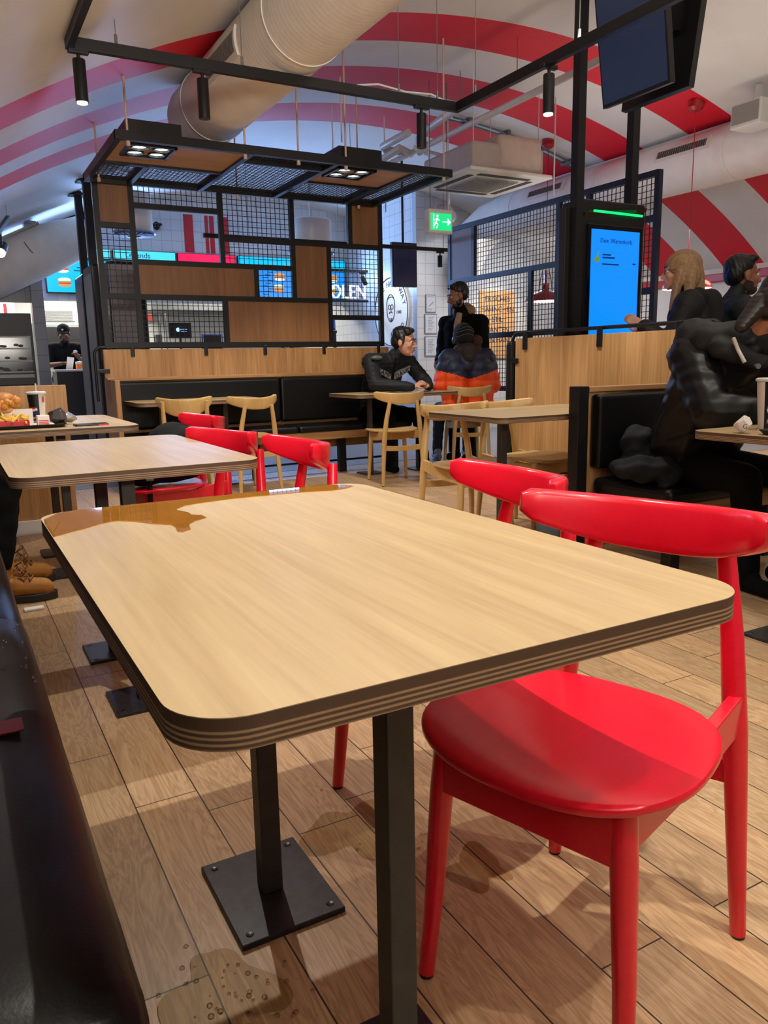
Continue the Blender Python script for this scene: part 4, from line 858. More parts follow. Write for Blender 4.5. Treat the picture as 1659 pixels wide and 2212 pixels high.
for i, (x, c) in enumerate(((2.35, (200, 196, 190)), (2.7, (70, 70, 74)), (4.2, (230, 200, 60)), (4.45, (210, 208, 204)), (3.9, (90, 84, 80)))):
    t = tag(MB().box(x - 0.1, x + 0.1, 11.5, 11.7, 1.02, 1.14 + 0.03 * (i % 2)).build('counter_box', plain('counter box %d' % i, c, 0.5), bevel=0.01), ('pale box', 'dark grey box', 'yellow box', 'whitish box', 'brown box')[i] + ' standing on the service counter', 'box')
for i, (x, y) in enumerate(((1.9, 12.3),)):
    t = thing('wall_vent', 'white louvred vent grille on the kitchen wall above the worker', 'vent', (1.75, 14.49, 1.9)); MB().box(1.45, 2.05, 14.47, 14.5, 1.82, 2.0).build('frame', WHITEPL, t)
    m = MB()
    for k in range(9): m.box(1.48, 2.02, 14.46, 14.475, 1.835 + 0.018 * k, 1.842 + 0.018 * k)
    m.build('slats', plain('vent grey', (140, 142, 140), 0.5), t)
t = thing('dome_camera', 'small dark dome camera on the tiled wall above the menus', 'camera', (2.9, 11.97, 3.0)); MB().lathe([(0.08, 0.02), (0.08, 0), (0.05, 0)], (2.93, 11.95, 3.05), 20).build('mount', DK, t); MB().ell((2.93, 11.95, 3.04), (0.05, 0.045, 0.06)).build('dome', GLASSBLK, t, smooth=60)
t = thing('takeaway_box', 'orange and white takeaway box on the white counter beside the worker', 'box', (1.66, 11.6, 1.02))
MB().box(1.60, 1.74, 11.5, 11.62, 1.02, 1.085).build('box_body', plain('orange card', (240, 120, 20), 0.5), t, bevel=0.008); MB().box(1.598, 1.742, 11.498, 11.622, 1.085, 1.12).build('box_lid', WHITEPL, t, bevel=0.008)
# ================================================================ tables
def table(label, x0, x1, y0, y1, posts, along='y', plate=(0.2, 0.2), rad=0.065):
    cx, cy = (x0 + x1) / 2, (y0 + y1) / 2
    t = thing('dining_table', label, 'table', (cx, cy, 0), 0, 'oak topped tables on black posts')
    m = MB().prism(rrect(x0, x1, y0, y1, rad, 10), 0.72, 0.75, 1, 0)
    m.build('tabletop', [OAK if along == 'y' else OAKX, PLY], t, smooth=35)
    for px, py in posts:
        MB().box(px - 0.02, px + 0.02, py - 0.02, py + 0.02, 0.012, 0.72).build('post', POSTGREY, t, bevel=0.002)
        MB().box(px - 0.06, px + 0.06, py - 0.06, py + 0.06, 0.712, 0.72).build('top_plate', BLACK, t)
        b = MB().box(px - plate[0] / 2, px + plate[0] / 2, py - plate[1] / 2, py + plate[1] / 2, 0.0, 0.012).build('base_plate', PLATE, t, bevel=0.002)
        m = MB()
        for sx in (-1, 1):
            for sy in (-1, 1):
                c = (px + sx * (plate[0] / 2 - 0.022), py + sy * (plate[1] / 2 - 0.022))
                m.lathe([(0.0075, 0.0121), (0.0065, 0.0135), (0.004, 0.0130), (0.0001, 0.0125)], (c[0], c[1], 0), 14)
        m.build('screws', BLACKSAT, b, smooth=40)
    return t
table('nearest oak dining table with a spilled drink along its far edge', 0.13, 0.83, 0.57, 1.64, ((0.455, 0.81), (0.455, 1.32)), plate=(0.205, 0.26))
table('second oak dining table of the left row, empty, behind the nearest table', 0.12, 0.815, 2.22, 3.29, ((0.44, 2.38), (0.44, 2.87)))
table('third oak dining table of the left row carrying a food tray', 0.12, 0.82, 3.94, 5.01, ((0.47, 4.15), (0.47, 4.66)))
table('oak dining table at the right edge with a drink cup and snack box', 2.47, 3.54, 1.34, 2.04, ((2.60, 1.67), (3.25, 1.67)), 'x')
table('oak dining table behind the square corner post with two beech chairs', 2.35, 3.42, 3.05, 3.75, ((2.63, 3.40), (3.15, 3.40)), 'x')
table('oak dining table where the man in the bomber jacket leans', 3.14, 4.21, 6.08, 6.75, ((3.42, 6.42), (3.95, 6.42)), 'x')
table('oak dining table in front of the left half of the long bench', 1.30, 2.37, 6.27, 6.97, ((1.55, 6.62), (2.1, 6.62)), 'x')

# ================================================================ chairs
def make_chair(name, label, group, WM, shield=False):
    t = thing(name, label, 'chair', (0, 0, 0), 0, group)
    Z = 0.46
    # seat: rounded board, slightly dished, front edge rolled down
    N = 56; m = MB(); rings = []
    def outline(k, s):
        a = 2 * PI * k / N; c, sn = math.cos(a), math.sin(a); n = 2.0 / 2.6
        cc = math.copysign(abs(c) ** n, c); ss = math.copysign(abs(sn) ** n, sn)
        f = 0.288 + 0.199 * ss * s; return ((0.222 + 0.018 * ss) * cc * s, f)
    def zz(x, f, s): return Z - 0.008 * (1 - s * s) - 0.014 * max(0, (f - 0.36) / 0.13) ** 2 + 0.006 * (abs(x) / 0.22) ** 2
    prof = [(0.02, 0), (0.3, 0), (0.55, 0), (0.78, 0), (0.95, 0), (0.99, -0.001), (1.0, -0.0045), (1.0, -0.011), (0.985, -0.016), (0.8, -0.018), (0.3, -0.018), (0.02, -0.018)]
    for s, dz in prof:
        for k in range(N):
            x, f = outline(k, s); m.v.append((x, f, zz(x, f, min(1, s)) + dz))
    P = len(prof)
    m.f = [(i * N + k, i * N + (k + 1) % N, (i + 1) * N + (k + 1) % N, (i + 1) * N + k) for i in range(P - 1) for k in range(N)] + [tuple(range(N)), tuple(range((P - 1) * N, P * N))[::-1]]
    m.m = [0] * len(m.f); m.build('seat', WM, t, smooth=50)
    # back rail: crescent that wraps forward at the tips
    m = MB(); NS = 32; C = 14
    zb0 = 0.635 if shield else 0.682
    for i in range(NS + 1):
        u = -1 + 2 * i / NS; a = abs(u)
        x = 0.218 * u; f = -0.022 + 0.125 * a ** 2.2; top = 0.775 + 0.020 * a ** 2; bot = zb0 + (0.742 - zb0) * a ** 2.4
        sx = 1.0
        if a > 0.93: sx = math.sqrt(max(0.02, 1 - ((a - 0.93) / 0.075) ** 2))
        cz, hz, ht = (top + bot) / 2, (top - bot) / 2 * (0.45 + 0.55 * sx), (0.0115 + 0.0065 * a ** 3) * sx
        # tangent of the plan curve
        df = 0.125 * 2.2 * a ** 1.2 * (1 if u >= 0 else -1) / 0.218; L = math.hypot(1, df); nx, nf = -df / L, 1 / L
        for k in range(C):
            b = 2 * PI * k / C; c, s = math.cos(b), math.sin(b); q = 2 / 5.0
            c = math.copysign(abs(c) ** q, c); s = math.copysign(abs(s) ** q, s)
            lean = -0.10 * (s * hz)
            m.v.append((x + nx * c * ht, f + nf * c * ht + lean, cz + s * hz))
    m.f = [(i * C + k, i * C + (k + 1) % C, (i + 1) * C + (k + 1) % C, (i + 1) * C + k) for i in range(NS) for k in range(C)] + [tuple(range(C)), tuple(range(NS * C, NS * C + C))[::-1]]
    m.m = [0] * len(m.f); m.build('backrest', WM, t, smooth=60)
    # legs
    for sgn in (-1, 1):
        pts = [(sgn * 0.177, 0.44, 0.006), (sgn * 0.169, 0.427, 0.16), (sgn * 0.158, 0.42, 0.34), (sgn * 0.151, 0.415, 0.437)]
        l = MB().tube(pts, [0.0135, 0.0165, 0.0195, 0.0195], 18).build('leg', WM, t, smooth=50)
        MB().cyl((sgn * 0.1773, 0.4402, 0.0), (sgn * 0.177, 0.44, 0.008), 0.0125, n=16).build('foot_cap', BLACKSAT, l)
        off = -0.022 if shield else 0.0
        tx, tf, tz = (0.118, -0.012, 0.712) if not shield else (0.17, -0.03, 0.76)
        pts = [(sgn * 0.187, 0.0, 0.006), (sgn * 0.176, 0.012, 0.2), (sgn * 0.163, 0.018, 0.40), (sgn * (0.145 if not shield else 0.165), 0.008 + off * .5, 0.56), (sgn * tx, tf, tz)]
        l = MB().tube(pts, [0.0135, 0.0175, 0.021, 0.019, 0.0155], 18).build('leg', WM, t, smooth=50)
        MB().cyl((sgn * 0.1873, 0.0, 0.0), (sgn * 0.187, 0.0, 0.008), 0.0125, n=16).build('foot_cap', BLACKSAT, l)
        # side rail climbing to the back leg
        m = MB(); a = (sgn * 0.152, 0.405); b = (sgn * 0.163, 0.02)
        for (x, f, z0, z1) in ((a[0], a[1], 0.365, 0.43), (sgn * 0.158, 0.2, 0.372, 0.436), (b[0], 0.06, 0.395, 0.462), (b[0], b[1], 0.40, 0.466)):
            m.v += [(x - 0.011, f, z0), (x + 0.011, f, z0), (x + 0.011, f, z1), (x - 0.011, f, z1)]
        m.f = [(4 * i + k, 4 * i + (k + 1) % 4, 4 * i + 4 + (k + 1) % 4, 4 * i + 4 + k) for i in range(3) for k in range(4)] + [(3, 2, 1, 0), (12, 13, 14, 15)]; m.m = [0] * len(m.f)
        m.build('side_rail', WM, t, bevel=0.003)
    MB().box(-0.15, 0.15, 0.412, 0.434, 0.350, 0.432).build('front_rail', WM, t, bevel=0.003)
    m = MB()
    for i in range(9):
        u = -1 + 2 * i / 8; x = 0.166 * u; d = 0.012 * (1 - u * u)
        m.v += [(x, 0.006, 0.30 - d * .5), (x, 0.024, 0.30 - d * .5), (x, 0.024, 0.345 - d), (x, 0.006, 0.345 - d)]
    m.f = [(4 * i + k, 4 * i + (k + 1) % 4, 4 * i + 4 + (k + 1) % 4, 4 * i + 4 + k) for i in range(8) for k in range(4)] + [(3, 2, 1, 0), (32, 33, 34, 35)]; m.m = [0] * len(m.f)
    m.build('back_stretcher', WM, t, bevel=0.002)
    return t
def chair_at(x, y, th, label, proto, used, group):
    loc, rz = (x, y, 0), math.radians(th - 90)
    if not used: proto.location = loc; proto.rotation_euler = (0, 0, rz); proto['label'] = label; WL[proto.name] = Vector(loc); return proto
    return dup(proto, loc, rz, label, group)
GR = 'red crescent-backed wooden chairs'; GY = 'beech crescent-backed wooden chairs'
red = make_chair('red_chair', 'red', GR, RED)
for i, (x, y, th, lab) in enumerate(((1.082, 0.951, 198.2, 'nearest red wooden chair with its whole seat in view under the first table'), (1.157, 1.375, 173.6, 'red wooden chair just behind the nearest red chair, tucked under the far side'), (1.05, 2.37, 179.1, 'red wooden chair at the near end of the second table, back seen end-on'),
        (0.979, 2.932, 195.7, 'red wooden chair at the far right corner of the second table'), (1.182, 3.917, 186.4, 'farthest red wooden chair, a black backpack on its seat'))): chair_at(x, y, th, lab, red, i, GR)
bee = make_chair('beech_chair', 'beech', GY, BEECH)
for i, (x, y, th, lab) in enumerate(((3.308, 5.613, 79.2, 'beech wooden chair seen from behind in front of the man in the bomber jacket'), (4.44, 6.22, 68.6, 'beech wooden chair with the orange jacketed person sitting on it'), (2.566, 3.861, 267.5, 'beech wooden chair at the left far side of the table behind the corner post'),
        (3.007, 3.933, 281.5, 'beech wooden chair at the right far side of the table behind the corner post'), (2.146, 5.913, 98.3, 'beech wooden chair with slim curved rail before the left half of the bench'))): chair_at(x, y, th, lab, bee, i, GY)
sh = make_chair('beech_chair', 'beech wooden chair with a deep shield-shaped back board at the left table', None, BEECH, True)
sh.location = (1.63, 6.16, 0); sh.rotation_euler = (0, 0, math.radians(76.6 - 90))

# ================================================================ bench along the left side (near)
t = thing('wall_bench', 'wet black vinyl bench running along the left side beside the tables', 'bench', (-0.2, 2, 0))
def cushion(y0, y1, z, name='seat_cushion'):
    m = MB(); NX, NY = 14, 30; v = []
    def sec(y):      # rounded front edge at x = 0.11
        pts = [(-0.5, z - 0.09), (-0.5, z - 0.004), (-0.4, z), (-0.2, z + 0.004), (-0.05, z), (0.0, z - 0.004), (0.04, z - 0.010), (0.075, z - 0.022), (0.098, z - 0.04), (0.108, z - 0.062), (0.104, z - 0.084), (0.09, z - 0.092)]
        return pts
    ys = [y0, y0 + 0.006, y0 + 0.02, y0 + 0.05] + [y0 + 0.05 + (y1 - y0 - 0.1) * k / 20 for k in range(1, 20)] + [y1 - 0.05, y1 - 0.02, y1 - 0.006, y1]
    K = len(sec(0))
    for j, y in enumerate(ys):
        e = min(y - y0, y1 - y); sq = 1 - 0.35 * max(0, 1 - e / 0.05) ** 2
        for x, zz in sec(y):
            zc = z - 0.05; w = 0.0035 * math.sin(y * 31 + x * 9) * math.sin(y * 13 + 2) if x > -0.1 else 0
            m.v.append((x - (0.012 * (1 - sq) if x > 0 else 0), y, zc + (zz - zc) * sq + w))
    m.f = [(j * K + k, j * K + (k + 1) % K, (j + 1) * K + (k + 1) % K, (j + 1) * K + k) for j in range(len(ys) - 1) for k in range(K)] + [tuple(range(K))[::-1], tuple(range((len(ys) - 1) * K, len(ys) * K))]
    m.m = [0] * len(m.f); return m.build(name, VINYL, t, smooth=60)
cushion(-1.2, 0.66, 0.458); cushion(0.67, 2.035, 0.462); cushion(2.045, 3.6, 0.44); cushion(3.61, 5.2, 0.44)
MB().box(-0.5, 0.098, -1.2, 5.2, 0.33, 0.366).build('seat_board', PANELX, t, bevel=0.003)
for y in (-0.5, 1.0, 2.05, 3.5, 5.0): MB().box(-0.12, -0.06, y - 0.03, y + 0.03, 0, 0.33).build('leg', BLACK, t)
MB().box(-0.62, -0.5, -1.2, 5.2, 0.45, 0.95).build('back_cushion', VINYL, t, bevel=0.03, seg=3)
MB().box(-0.66, -0.62, -1.2, 5.2, 0.0, 1.0).build('rear_board', PANEL, t)
# low oak panel at the end of the left row
t = thing('low_panel', 'plain low oak panel standing beyond the table with the food tray', 'panel', (0.4, 5.3, 0))
MB().box(-0.66, 0.66, 5.30, 5.34, 0.0, 0.93).build('board', PANEL, t, bevel=0.003); MB().box(-0.66, 0.66, 5.28, 5.30, 0.0, 0.09).build('white_plinth', WHITEPL, t)

# ================================================================ spilled drink and water
def film(name, label, cat, poly, z, th, mat, grp=None):
    m = MB(); n = len(poly); cx = sum(p[0] for p in poly) / n; cy = sum(p[1] for p in poly) / n
    inner = [(cx + (x - cx) * 0.985, cy + (y - cy) * 0.985) for x, y in poly]
    m.v = [(x, y, z + 0.0002) for x, y in poly] + [(x, y, z + th) for x, y in inner]
    m.f = [(i, (i + 1) % n, n + (i + 1) % n, n + i) for i in range(n)] + [tuple(range(n, 2 * n))]; m.m = [0] * len(m.f)
    return tag(m.build(name, mat), label, cat, grp)
SP = [(0.135, 1.575), (0.131, 1.524), (0.131, 1.443), (0.131, 1.395), (0.143, 1.404), (0.163, 1.422), (0.189, 1.438), (0.217, 1.466), (0.248, 1.477), (0.277, 1.449), (0.298, 1.41), (0.327, 1.378), (0.327, 1.354), (0.321, 1.32), (0.327, 1.305), (0.345, 1.32), (0.354, 1.365), (0.372, 1.389), (0.399, 1.408), (0.398, 1.435), (0.383, 1.452), (0.384, 1.478), (0.372, 1.515), (0.373, 1.528), (0.4, 1.561), (0.438, 1.573), (0.505, 1.584), (0.557, 1.582), (0.608, 1.577), (0.672, 1.573), (0.731, 1.554), (0.766, 1.56), (0.80, 1.585),
      (0.79, 1.615), (0.765, 1.634), (0.6, 1.638), (0.4, 1.638), (0.195, 1.638), (0.16, 1.622)]
film('spilled_drink', 'amber puddle of spilled drink along the far edge of the nearest table', 'spill', SP, 0.75, 0.0016, SPILL)
def puddle(label, cx, cy, r, sx=1.0, sy=1.0, seed=0):
    rr = random.Random(seed); ph = [rr.random() * 6.28 for _ in range(6)]; am = [0.22, 0.16, 0.12, 0.1, 0.07, 0.05]
    poly = []
    for k in range(72):
        a = 2 * PI * k / 72; q = r * (1 + sum(am[i] * math.sin((i + 2) * a + ph[i]) for i in range(6))); poly.append((cx + q * sx * math.cos(a), cy + q * sy * math.sin(a)))
    return film('puddle', label, 'puddle', poly, 0.0, 0.0012, WATER, 'water puddles on the plank floor')
puddle('water puddle on the floor at the bottom left beside the bench', 0.29, 1.12, 0.085, 0.9, 1.3, 3)
puddle('glinting puddle beside the far front leg of the nearest red chair', 0.70, 1.42, 0.10, 1.0, 1.1, 8); puddle('puddle in the bright patch under the nearest red chair', 0.85, 1.17, 0.07, 0.8, 1.0, 14)
m = MB(); rr = random.Random(4)
for i in range(70):
    x, y = rr.gauss(0.30, 0.05), rr.gauss(1.08, 0.07); r = rr.uniform(0.0015, 0.0045); m.ell((x, y, 0.0006), (r * 1.2, r * 1.2, r * 0.8), 8, 6)
for i in range(26):
    x, y = rr.gauss(0.76, 0.09), rr.gauss(1.36, 0.13); r = rr.uniform(0.0015, 0.004); m.ell((x, y, 0.0006), (r * 1.2, r * 1.2, r * 0.8), 8, 6)
tag(m.build('water_drops', WATER, smooth=60), 'scattered water drops on the plank floor', 'water drops', kind='stuff')
m = MB()
for i in range(22):
    x, y = rr.uniform(0.03, 0.09), rr.uniform(1.5, 2.0); r = rr.uniform(0.0015, 0.004); zz = 0.462 - (0.010 if x < 0.06 else 0.02); m.ell((x, y, zz), (r, r * 1.5, r * 0.7), 8, 6)
tag(m.build('bench_drops', WATER), 'water drops on the black bench cushion', 'water drops', kind='stuff')
# ================================================================ food and belongings
CUPW = plain('cup card white', (232, 226, 220), 0.45, 0, 0.02); CUPK = plain('cup card black', (16, 16, 18), 0.4); CRED = plain('cup red', (206, 20, 36), 0.4); CBLU = plain('cup blue', (20, 50, 140), 0.4)
def cup(label, x, y, z, h, r0, r1, front, word=None):
    t = thing('drink_cup', label, 'cup', (x, y, z)); n = 40; rows = 6; m = MB()
    for j in range(rows + 1):
        r = r0 + (r1 - r0) * j / rows
        for k in range(n): a = 2 * PI * k / n; m.v.append((x + r * math.cos(a), y + r * math.sin(a), z + h * j / rows))
    for j in range(rows):
        for k in range(n):
            a = math.degrees(2 * PI * (k + 0.5) / n); d = (a - front + 540) % 360 - 180
            m.f.append((j * n + k, j * n + (k + 1) % n, (j + 1) * n + (k + 1) % n, (j + 1) * n + k)); m.m.append(1 if -75 < d < 18 else 0)
    m.f.append(tuple(range(n))[::-1]); m.m.append(0); m.build('cup_body', [CUPW, CUPK], t, smooth=60)
    MB().lathe([(r1 + 0.002, z + h - 0.006), (r1 + 0.005, z + h - 0.004), (r1 + 0.005, z + h + 0.004), (r1 - 0.002, z + h + 0.008), (r1 * 0.8, z + h + 0.008), (0.0005, z + h + 0.010)], (x, y, 0), 40).build('lid', WHITEPL, t, smooth=30)
    MB().cyl((x, y, z + h * 0.6), (x + 0.002, y, z + h + 0.05), 0.0042, n=12).build('straw', WHITEPL, t, smooth=40)
    a = math.radians(front - 30); rm = r0 + (r1 - r0) * 0.42 + 0.0012
    def on(da, dz, rr=rm): return Vector((x + rr * math.cos(a + da / rr), y + rr * math.sin(a + da / rr), z + h * 0.42 + dz))
    R = 0.024
    for mat, f in ((CRED, lambda u, w: w > 0.25 + 0.3 * u), (CUPW, lambda u, w: -0.25 + 0.3 * u <= w <= 0.25 + 0.3 * u), (CBLU, lambda u, w: w < -0.25 + 0.3 * u)):
        m = MB(); N = 22
        for i in range(N):
            for j in range(N):
                u, w = -1 + 2 * (i + .5) / N, -1 + 2 * (j + .5) / N
                if u * u + w * w < 1 and f(u, w):
                    q = 1.02 / N; m.add([on((u + su * q) * R, (w + sw * q) * R) for su, sw in ((-1, -1), (1, -1), (1, 1), (-1, 1))], [(0, 1, 2, 3)])
        m.build('globe_logo', mat, t)
    # small lettering below the globe
    nrm = Vector((math.cos(a), math.sin(a), 0)); rot = (math.pi / 2, 0, a + math.pi / 2)
    rl = r0 + (r1 - r0) * 0.16 + 0.002
    text('pepsi', 0.021, (x + rl * math.cos(a), y + rl * math.sin(a), z + h * 0.18), rot, CUPW, t, 0.0004)
    # white panel marks
    b = math.radians(front + 55); m = MB()
    for i in range(3):
        da = (-0.012 + 0.006 * i); rr = r0 + (r1 - r0) * 0.8 + 0.001
        m.add([(x + rr * math.cos(b + (da + s) / rr), y + rr * math.sin(b + (da + s) / rr), z + h * q) for s, q in ((0, 0.68), (0.004, 0.68), (0.004, 0.92), (0, 0.92))], [(0, 1, 2, 3)])
    m.build('red_stripes', CRED, t)
    return t
TRAY = plain('black tray', (20, 19, 20), 0.4)
def tray(label, x0, x1, y0, y1, z):
    t = thing('serving_tray', label, 'tray', ((x0 + x1) / 2, (y0 + y1) / 2, z)); m = MB(); P = rrect(x0 + 0.015, x1 - 0.015, y0 + 0.015, y1 - 0.015, 0.03, 6); Q = rrect(x0, x1, y0, y1, 0.04, 6); n = len(P)
    m.v = [(a, b, z + 0.001) for a, b in P] + [(a, b, z + 0.016) for a, b in Q] + [(a, b, z + 0.018) for a, b in Q] + [(a, b, z + 0.005) for a, b in P]
    for j in range(3): m.f += [(j * n + k, j * n + (k + 1) % n, (j + 1) * n + (k + 1) % n, (j + 1) * n + k) for k in range(n)]
    m.f += [tuple(range(n))[::-1], tuple(range(3 * n, 4 * n))]; m.m = [0] * len(m.f); m.build('tray_body', TRAY, t, smooth=30)
    MB().box(x0 + 0.03, x1 - 0.03, y0 + 0.03, y1 - 0.03, z + 0.0052, z + 0.0058).build('paper_liner', plain('tray paper', (226, 214, 206), 0.6), t); return t
tray('black tray with food on the third table at the left edge', 0.13, 0.50, 4.06, 4.42, 0.75)
cup('black and white cola cup with straw standing behind the tray', 0.415, 4.56, 0.75, 0.155, 0.034, 0.046, 262)
t = thing('fries_box', 'red and white box of fries on the black tray', 'fries', (0.255, 4.15, 0.756))
m = MB(); P = rrect(0.17, 0.335, 4.09, 4.20, 0.03, 6); m.prism(P, 0.757, 0.79); m.build('red_tub', plain('fries red', (206, 20, 34), 0.4), t, bevel=0.004)
MB().box(0.17, 0.36, 4.205, 4.212, 0.76, 0.84, M=None).build('back_flap', CUPW, t)
m = MB(); rr = random.Random(2)
for i in range(60):
    c = Vector((rr.uniform(0.185, 0.32), rr.uniform(4.10, 4.19), rr.uniform(0.788, 0.808))); d = Vector((rr.uniform(-1, 1), rr.uniform(-1, 1), rr.uniform(-0.2, 0.5))).normalized() * rr.uniform(0.02, 0.035); m.bar(c - d, c + d, 0.008)
tag(m.build('fries', plain('fries yellow', (240, 200, 96), 0.5, 0, 0.15), t), kind='stuff')
t = thing('paper_box', 'white and red printed card box on the tray between fries and wrapper', 'box', (0.40, 4.22, 0.756)); MB().box(0.375, 0.43, 4.17, 4.24, 0.757, 0.805).build('box_body', CUPW, t, bevel=0.003)
m = MB()
for i in range(3): m.box(0.38, 0.425, 4.168, 4.1705, 0.763 + 0.008 * i, 0.767 + 0.008 * i)
m.build('red_print', CRED, t)
def crumple(name, label, cat, c, r, mat, seed, amp=0.35, grp=None):
    rr = random.Random(seed); bm = bmesh.new(); bmesh.ops.create_icosphere(bm, subdivisions=4, radius=1.0)
    dirs = [Vector((rr.uniform(-1, 1), rr.uniform(-1, 1), rr.uniform(-1, 1))).normalized() for _ in range(26)]; lv = [rr.uniform(0.62, 1.0) for _ in dirs]
    for v in bm.verts:
        n = v.co.normalized(); s = min([lv[i] / max(0.05, n.dot(d)) for i, d in enumerate(dirs) if n.dot(d) > 0.2] + [1.25])
        v.co = Vector((n.x * s * r[0], n.y * s * r[1], n.z * s * r[2])) + Vector(c)
    lo = min(v.co.z for v in bm.verts); base = c[2] - r[2]
    for v in bm.verts: v.co.z = max(v.co.z, base)
    me = bpy.data.meshes.new(name); bm.to_mesh(me); bm.free(); me.materials.append(mat); me.shade_smooth(); me.set_sharp_from_angle(angle=math.radians(22))
    o = bpy.data.objects.new(name, me); COL.objects.link(o); return tag(o, label, cat, grp)
w = crumple('burger_wrapper', 'dark grey crumpled burger wrapper on the tray in front of the cup', 'wrapper', (0.47, 4.20, 0.757 + 0.043), (0.055, 0.07, 0.043), plain('wrapper grey', (58, 52, 50), 0.35, 0.2, 0.1), 5)
crumple('foil_wrapper', 'crumpled silver foil beside the dark burger wrapper', 'wrapper', (0.53, 4.27, 0.757 + 0.028), (0.035, 0.05, 0.028), plain('foil', (190, 186, 184), 0.25, 0.8, 0.1), 9)
t = thing('smartphone', 'black smartphone with a red edge lying on the third table', 'phone', (0.6, 4.10, 0.75))
MB().prism(rrect(0.53, 0.69, 4.055, 4.14, 0.012, 5), 0.7505, 0.759).build('phone_body', CUPK, t, bevel=0.002); MB().prism(rrect(0.535, 0.685, 4.06, 4.135, 0.01, 5), 0.759, 0.7596).build('phone_screen', GLASSBLK, t); MB().box(0.64, 0.689, 4.0545, 4.0575, 0.7505, 0.757).build('red_edge', CRED, t)
# burger held in the hand at the left edge
t = thing('burger', 'half-eaten chicken burger held up over the tray at the left edge', 'burger', (0.25, 4.24, 0.86))
BUN = plain('burger bun', (196, 132, 70), 0.5, 0, 0.2, 40, 0.2); CHK = plain('fried chicken', (206, 142, 66), 0.6, 0, 0.35, 70, 0.5)
MB().ell((0.235, 4.235, 0.893), (0.055, 0.055, 0.03)).build('top_bun', BUN, t, smooth=60)
m = MB(); rr = random.Random(6)
for i in range(34): m.ell((0.235 + rr.uniform(-0.055, 0.06), 4.225 + rr.uniform(-0.05, 0.05), 0.863 + rr.uniform(-0.014, 0.018)), (rr.uniform(0.012, 0.022),) * 3, 10, 7)
m.build('chicken_filling', CHK, t, smooth=60); MB().ell((0.235, 4.235, 0.838), (0.05, 0.05, 0.022)).build('bottom_bun', plain('bun pale', (226, 176, 118), 0.5, 0, 0.1), t, smooth=60)
# right table
tray('black tray with white paper on the right table, cut by the picture edge', 2.50, 2.86, 1.44, 1.78, 0.75)
cup('cola cup with straw on the right table at the picture edge', 2.755, 1.90, 0.75, 0.185, 0.038, 0.052, 262)
t = thing('snack_box', 'red and white rounded snack box on the tray of the right table', 'box', (2.62, 1.68, 0.756))
m = MB(); P = rrect(2.545, 2.76, 1.62, 1.74, 0.03, 6); m.prism(P, 0.757, 0.785); m.build('red_tub', plain('snack red', (214, 20, 34), 0.35), t, bevel=0.006)
m = MB(); P = rrect(2.547, 2.758, 1.622, 1.738, 0.03, 6); m.prism(P, 0.785, 0.818); m.build('white_lid', CUPW, t, bevel=0.014, seg=3)
m = MB()
for z in (0.790, 0.798, 0.806): m.prism(rrect(2.5455, 2.7595, 1.6205, 1.7395, 0.031, 6), z, z + 0.0028)
m.build('red_stripes', CRED, t)
n = crumple('crumpled_napkin', 'crumpled white napkin with red print on the right table', 'napkin', (2.52, 1.84, 0.75 + 0.032), (0.034, 0.04, 0.032), CUPW, 12, 0.5)
text('G', 0.022, (2.492, 1.81, 0.777), (PI / 2, 0, -0.9), CUPK, n, 0.0004, world=False)
# bags
BAGK = plain('black bag cloth', (11, 12, 14), 0.8, 0, 0.3, 50, 0.25, 0, 0.2)
def lump(c, dims, seed): 
    rr = random.Random(seed); return [('e', (c[0] + rr.uniform(-0.25, 0.25) * dims[0], c[1] + rr.uniform(-0.25, 0.25) * dims[1], c[2] + rr.uniform(-0.2, 0.2) * dims[2]), (dims[0] * rr.uniform(0.5, 0.8), dims[1] * rr.uniform(0.5, 0.8), dims[2] * rr.uniform(0.55, 0.85))) for _ in range(7)]
def folds(sc, am): return lambda p: am * (math.sin(p.x * sc + 2 * math.sin(p.z * sc * .6)) * math.sin(p.z * sc * 1.3 + p.y * sc))
t = thing('jacket_bundle', 'black jacket dumped on the booth seat below the black cushion', 'jacket', (3.02, 2.66, 0.44))
blob('jacket_cloth', [('e', (2.98, 2.66, 0.50), (0.22, 0.18, 0.07)), ('e', (3.10, 2.64, 0.56), (0.15, 0.13, 0.10)), ('e', (2.98, 2.76, 0.60), (0.09, 0.08, 0.10)), ('c', (2.9, 2.5, 0.44), (3.1, 2.62, 0.6), 0.04, 0.07), ('c', (3.25, 2.48, 0.44), (3.08, 2.66, 0.62), 0.03, 0.06), ('e', (3.2, 2.64, 0.48), (0.2, 0.2, 0.06))], plain('dark jacket cloth', (26, 28, 33), 0.85, 0, 0.2, 40, 0.3, 0, 0.2), t, 0.010, 3, folds(36, 0.012))
t = thing('backpack', 'black backpack with a dangling buckle strap on the farthest red chair', 'backpack', (0.93, 3.9, 0.47))
blob('pack_body', [('e', (0.92, 3.88, 0.56), (0.20, 0.17, 0.10)), ('e', (0.98, 3.95, 0.62), (0.15, 0.15, 0.13)), ('e', (0.80, 3.86, 0.53), (0.12, 0.14, 0.07)), ('e', (1.02, 3.86, 0.64), (0.10, 0.12, 0.10))], BAGK, t, 0.012, 4, folds(22, 0.008))
s = MB().tube([(0.80, 3.74, 0.60), (0.79, 3.70, 0.52), (0.785, 3.69, 0.42), (0.79, 3.70, 0.30)], 0.011, 8).build('strap', BAGK, t, smooth=50)
MB().box(0.768, 0.805, 3.672, 3.686, 0.505, 0.56).build('buckle', plain('buckle grey', (90, 98, 100), 0.3), s, bevel=0.004)
MB().tube([(0.70, 3.84, 0.55), (0.69, 3.76, 0.46), (0.68, 3.74, 0.30), (0.66, 3.73, 0.22)], 0.008, 8).build('strap', BAGK, t, smooth=50)
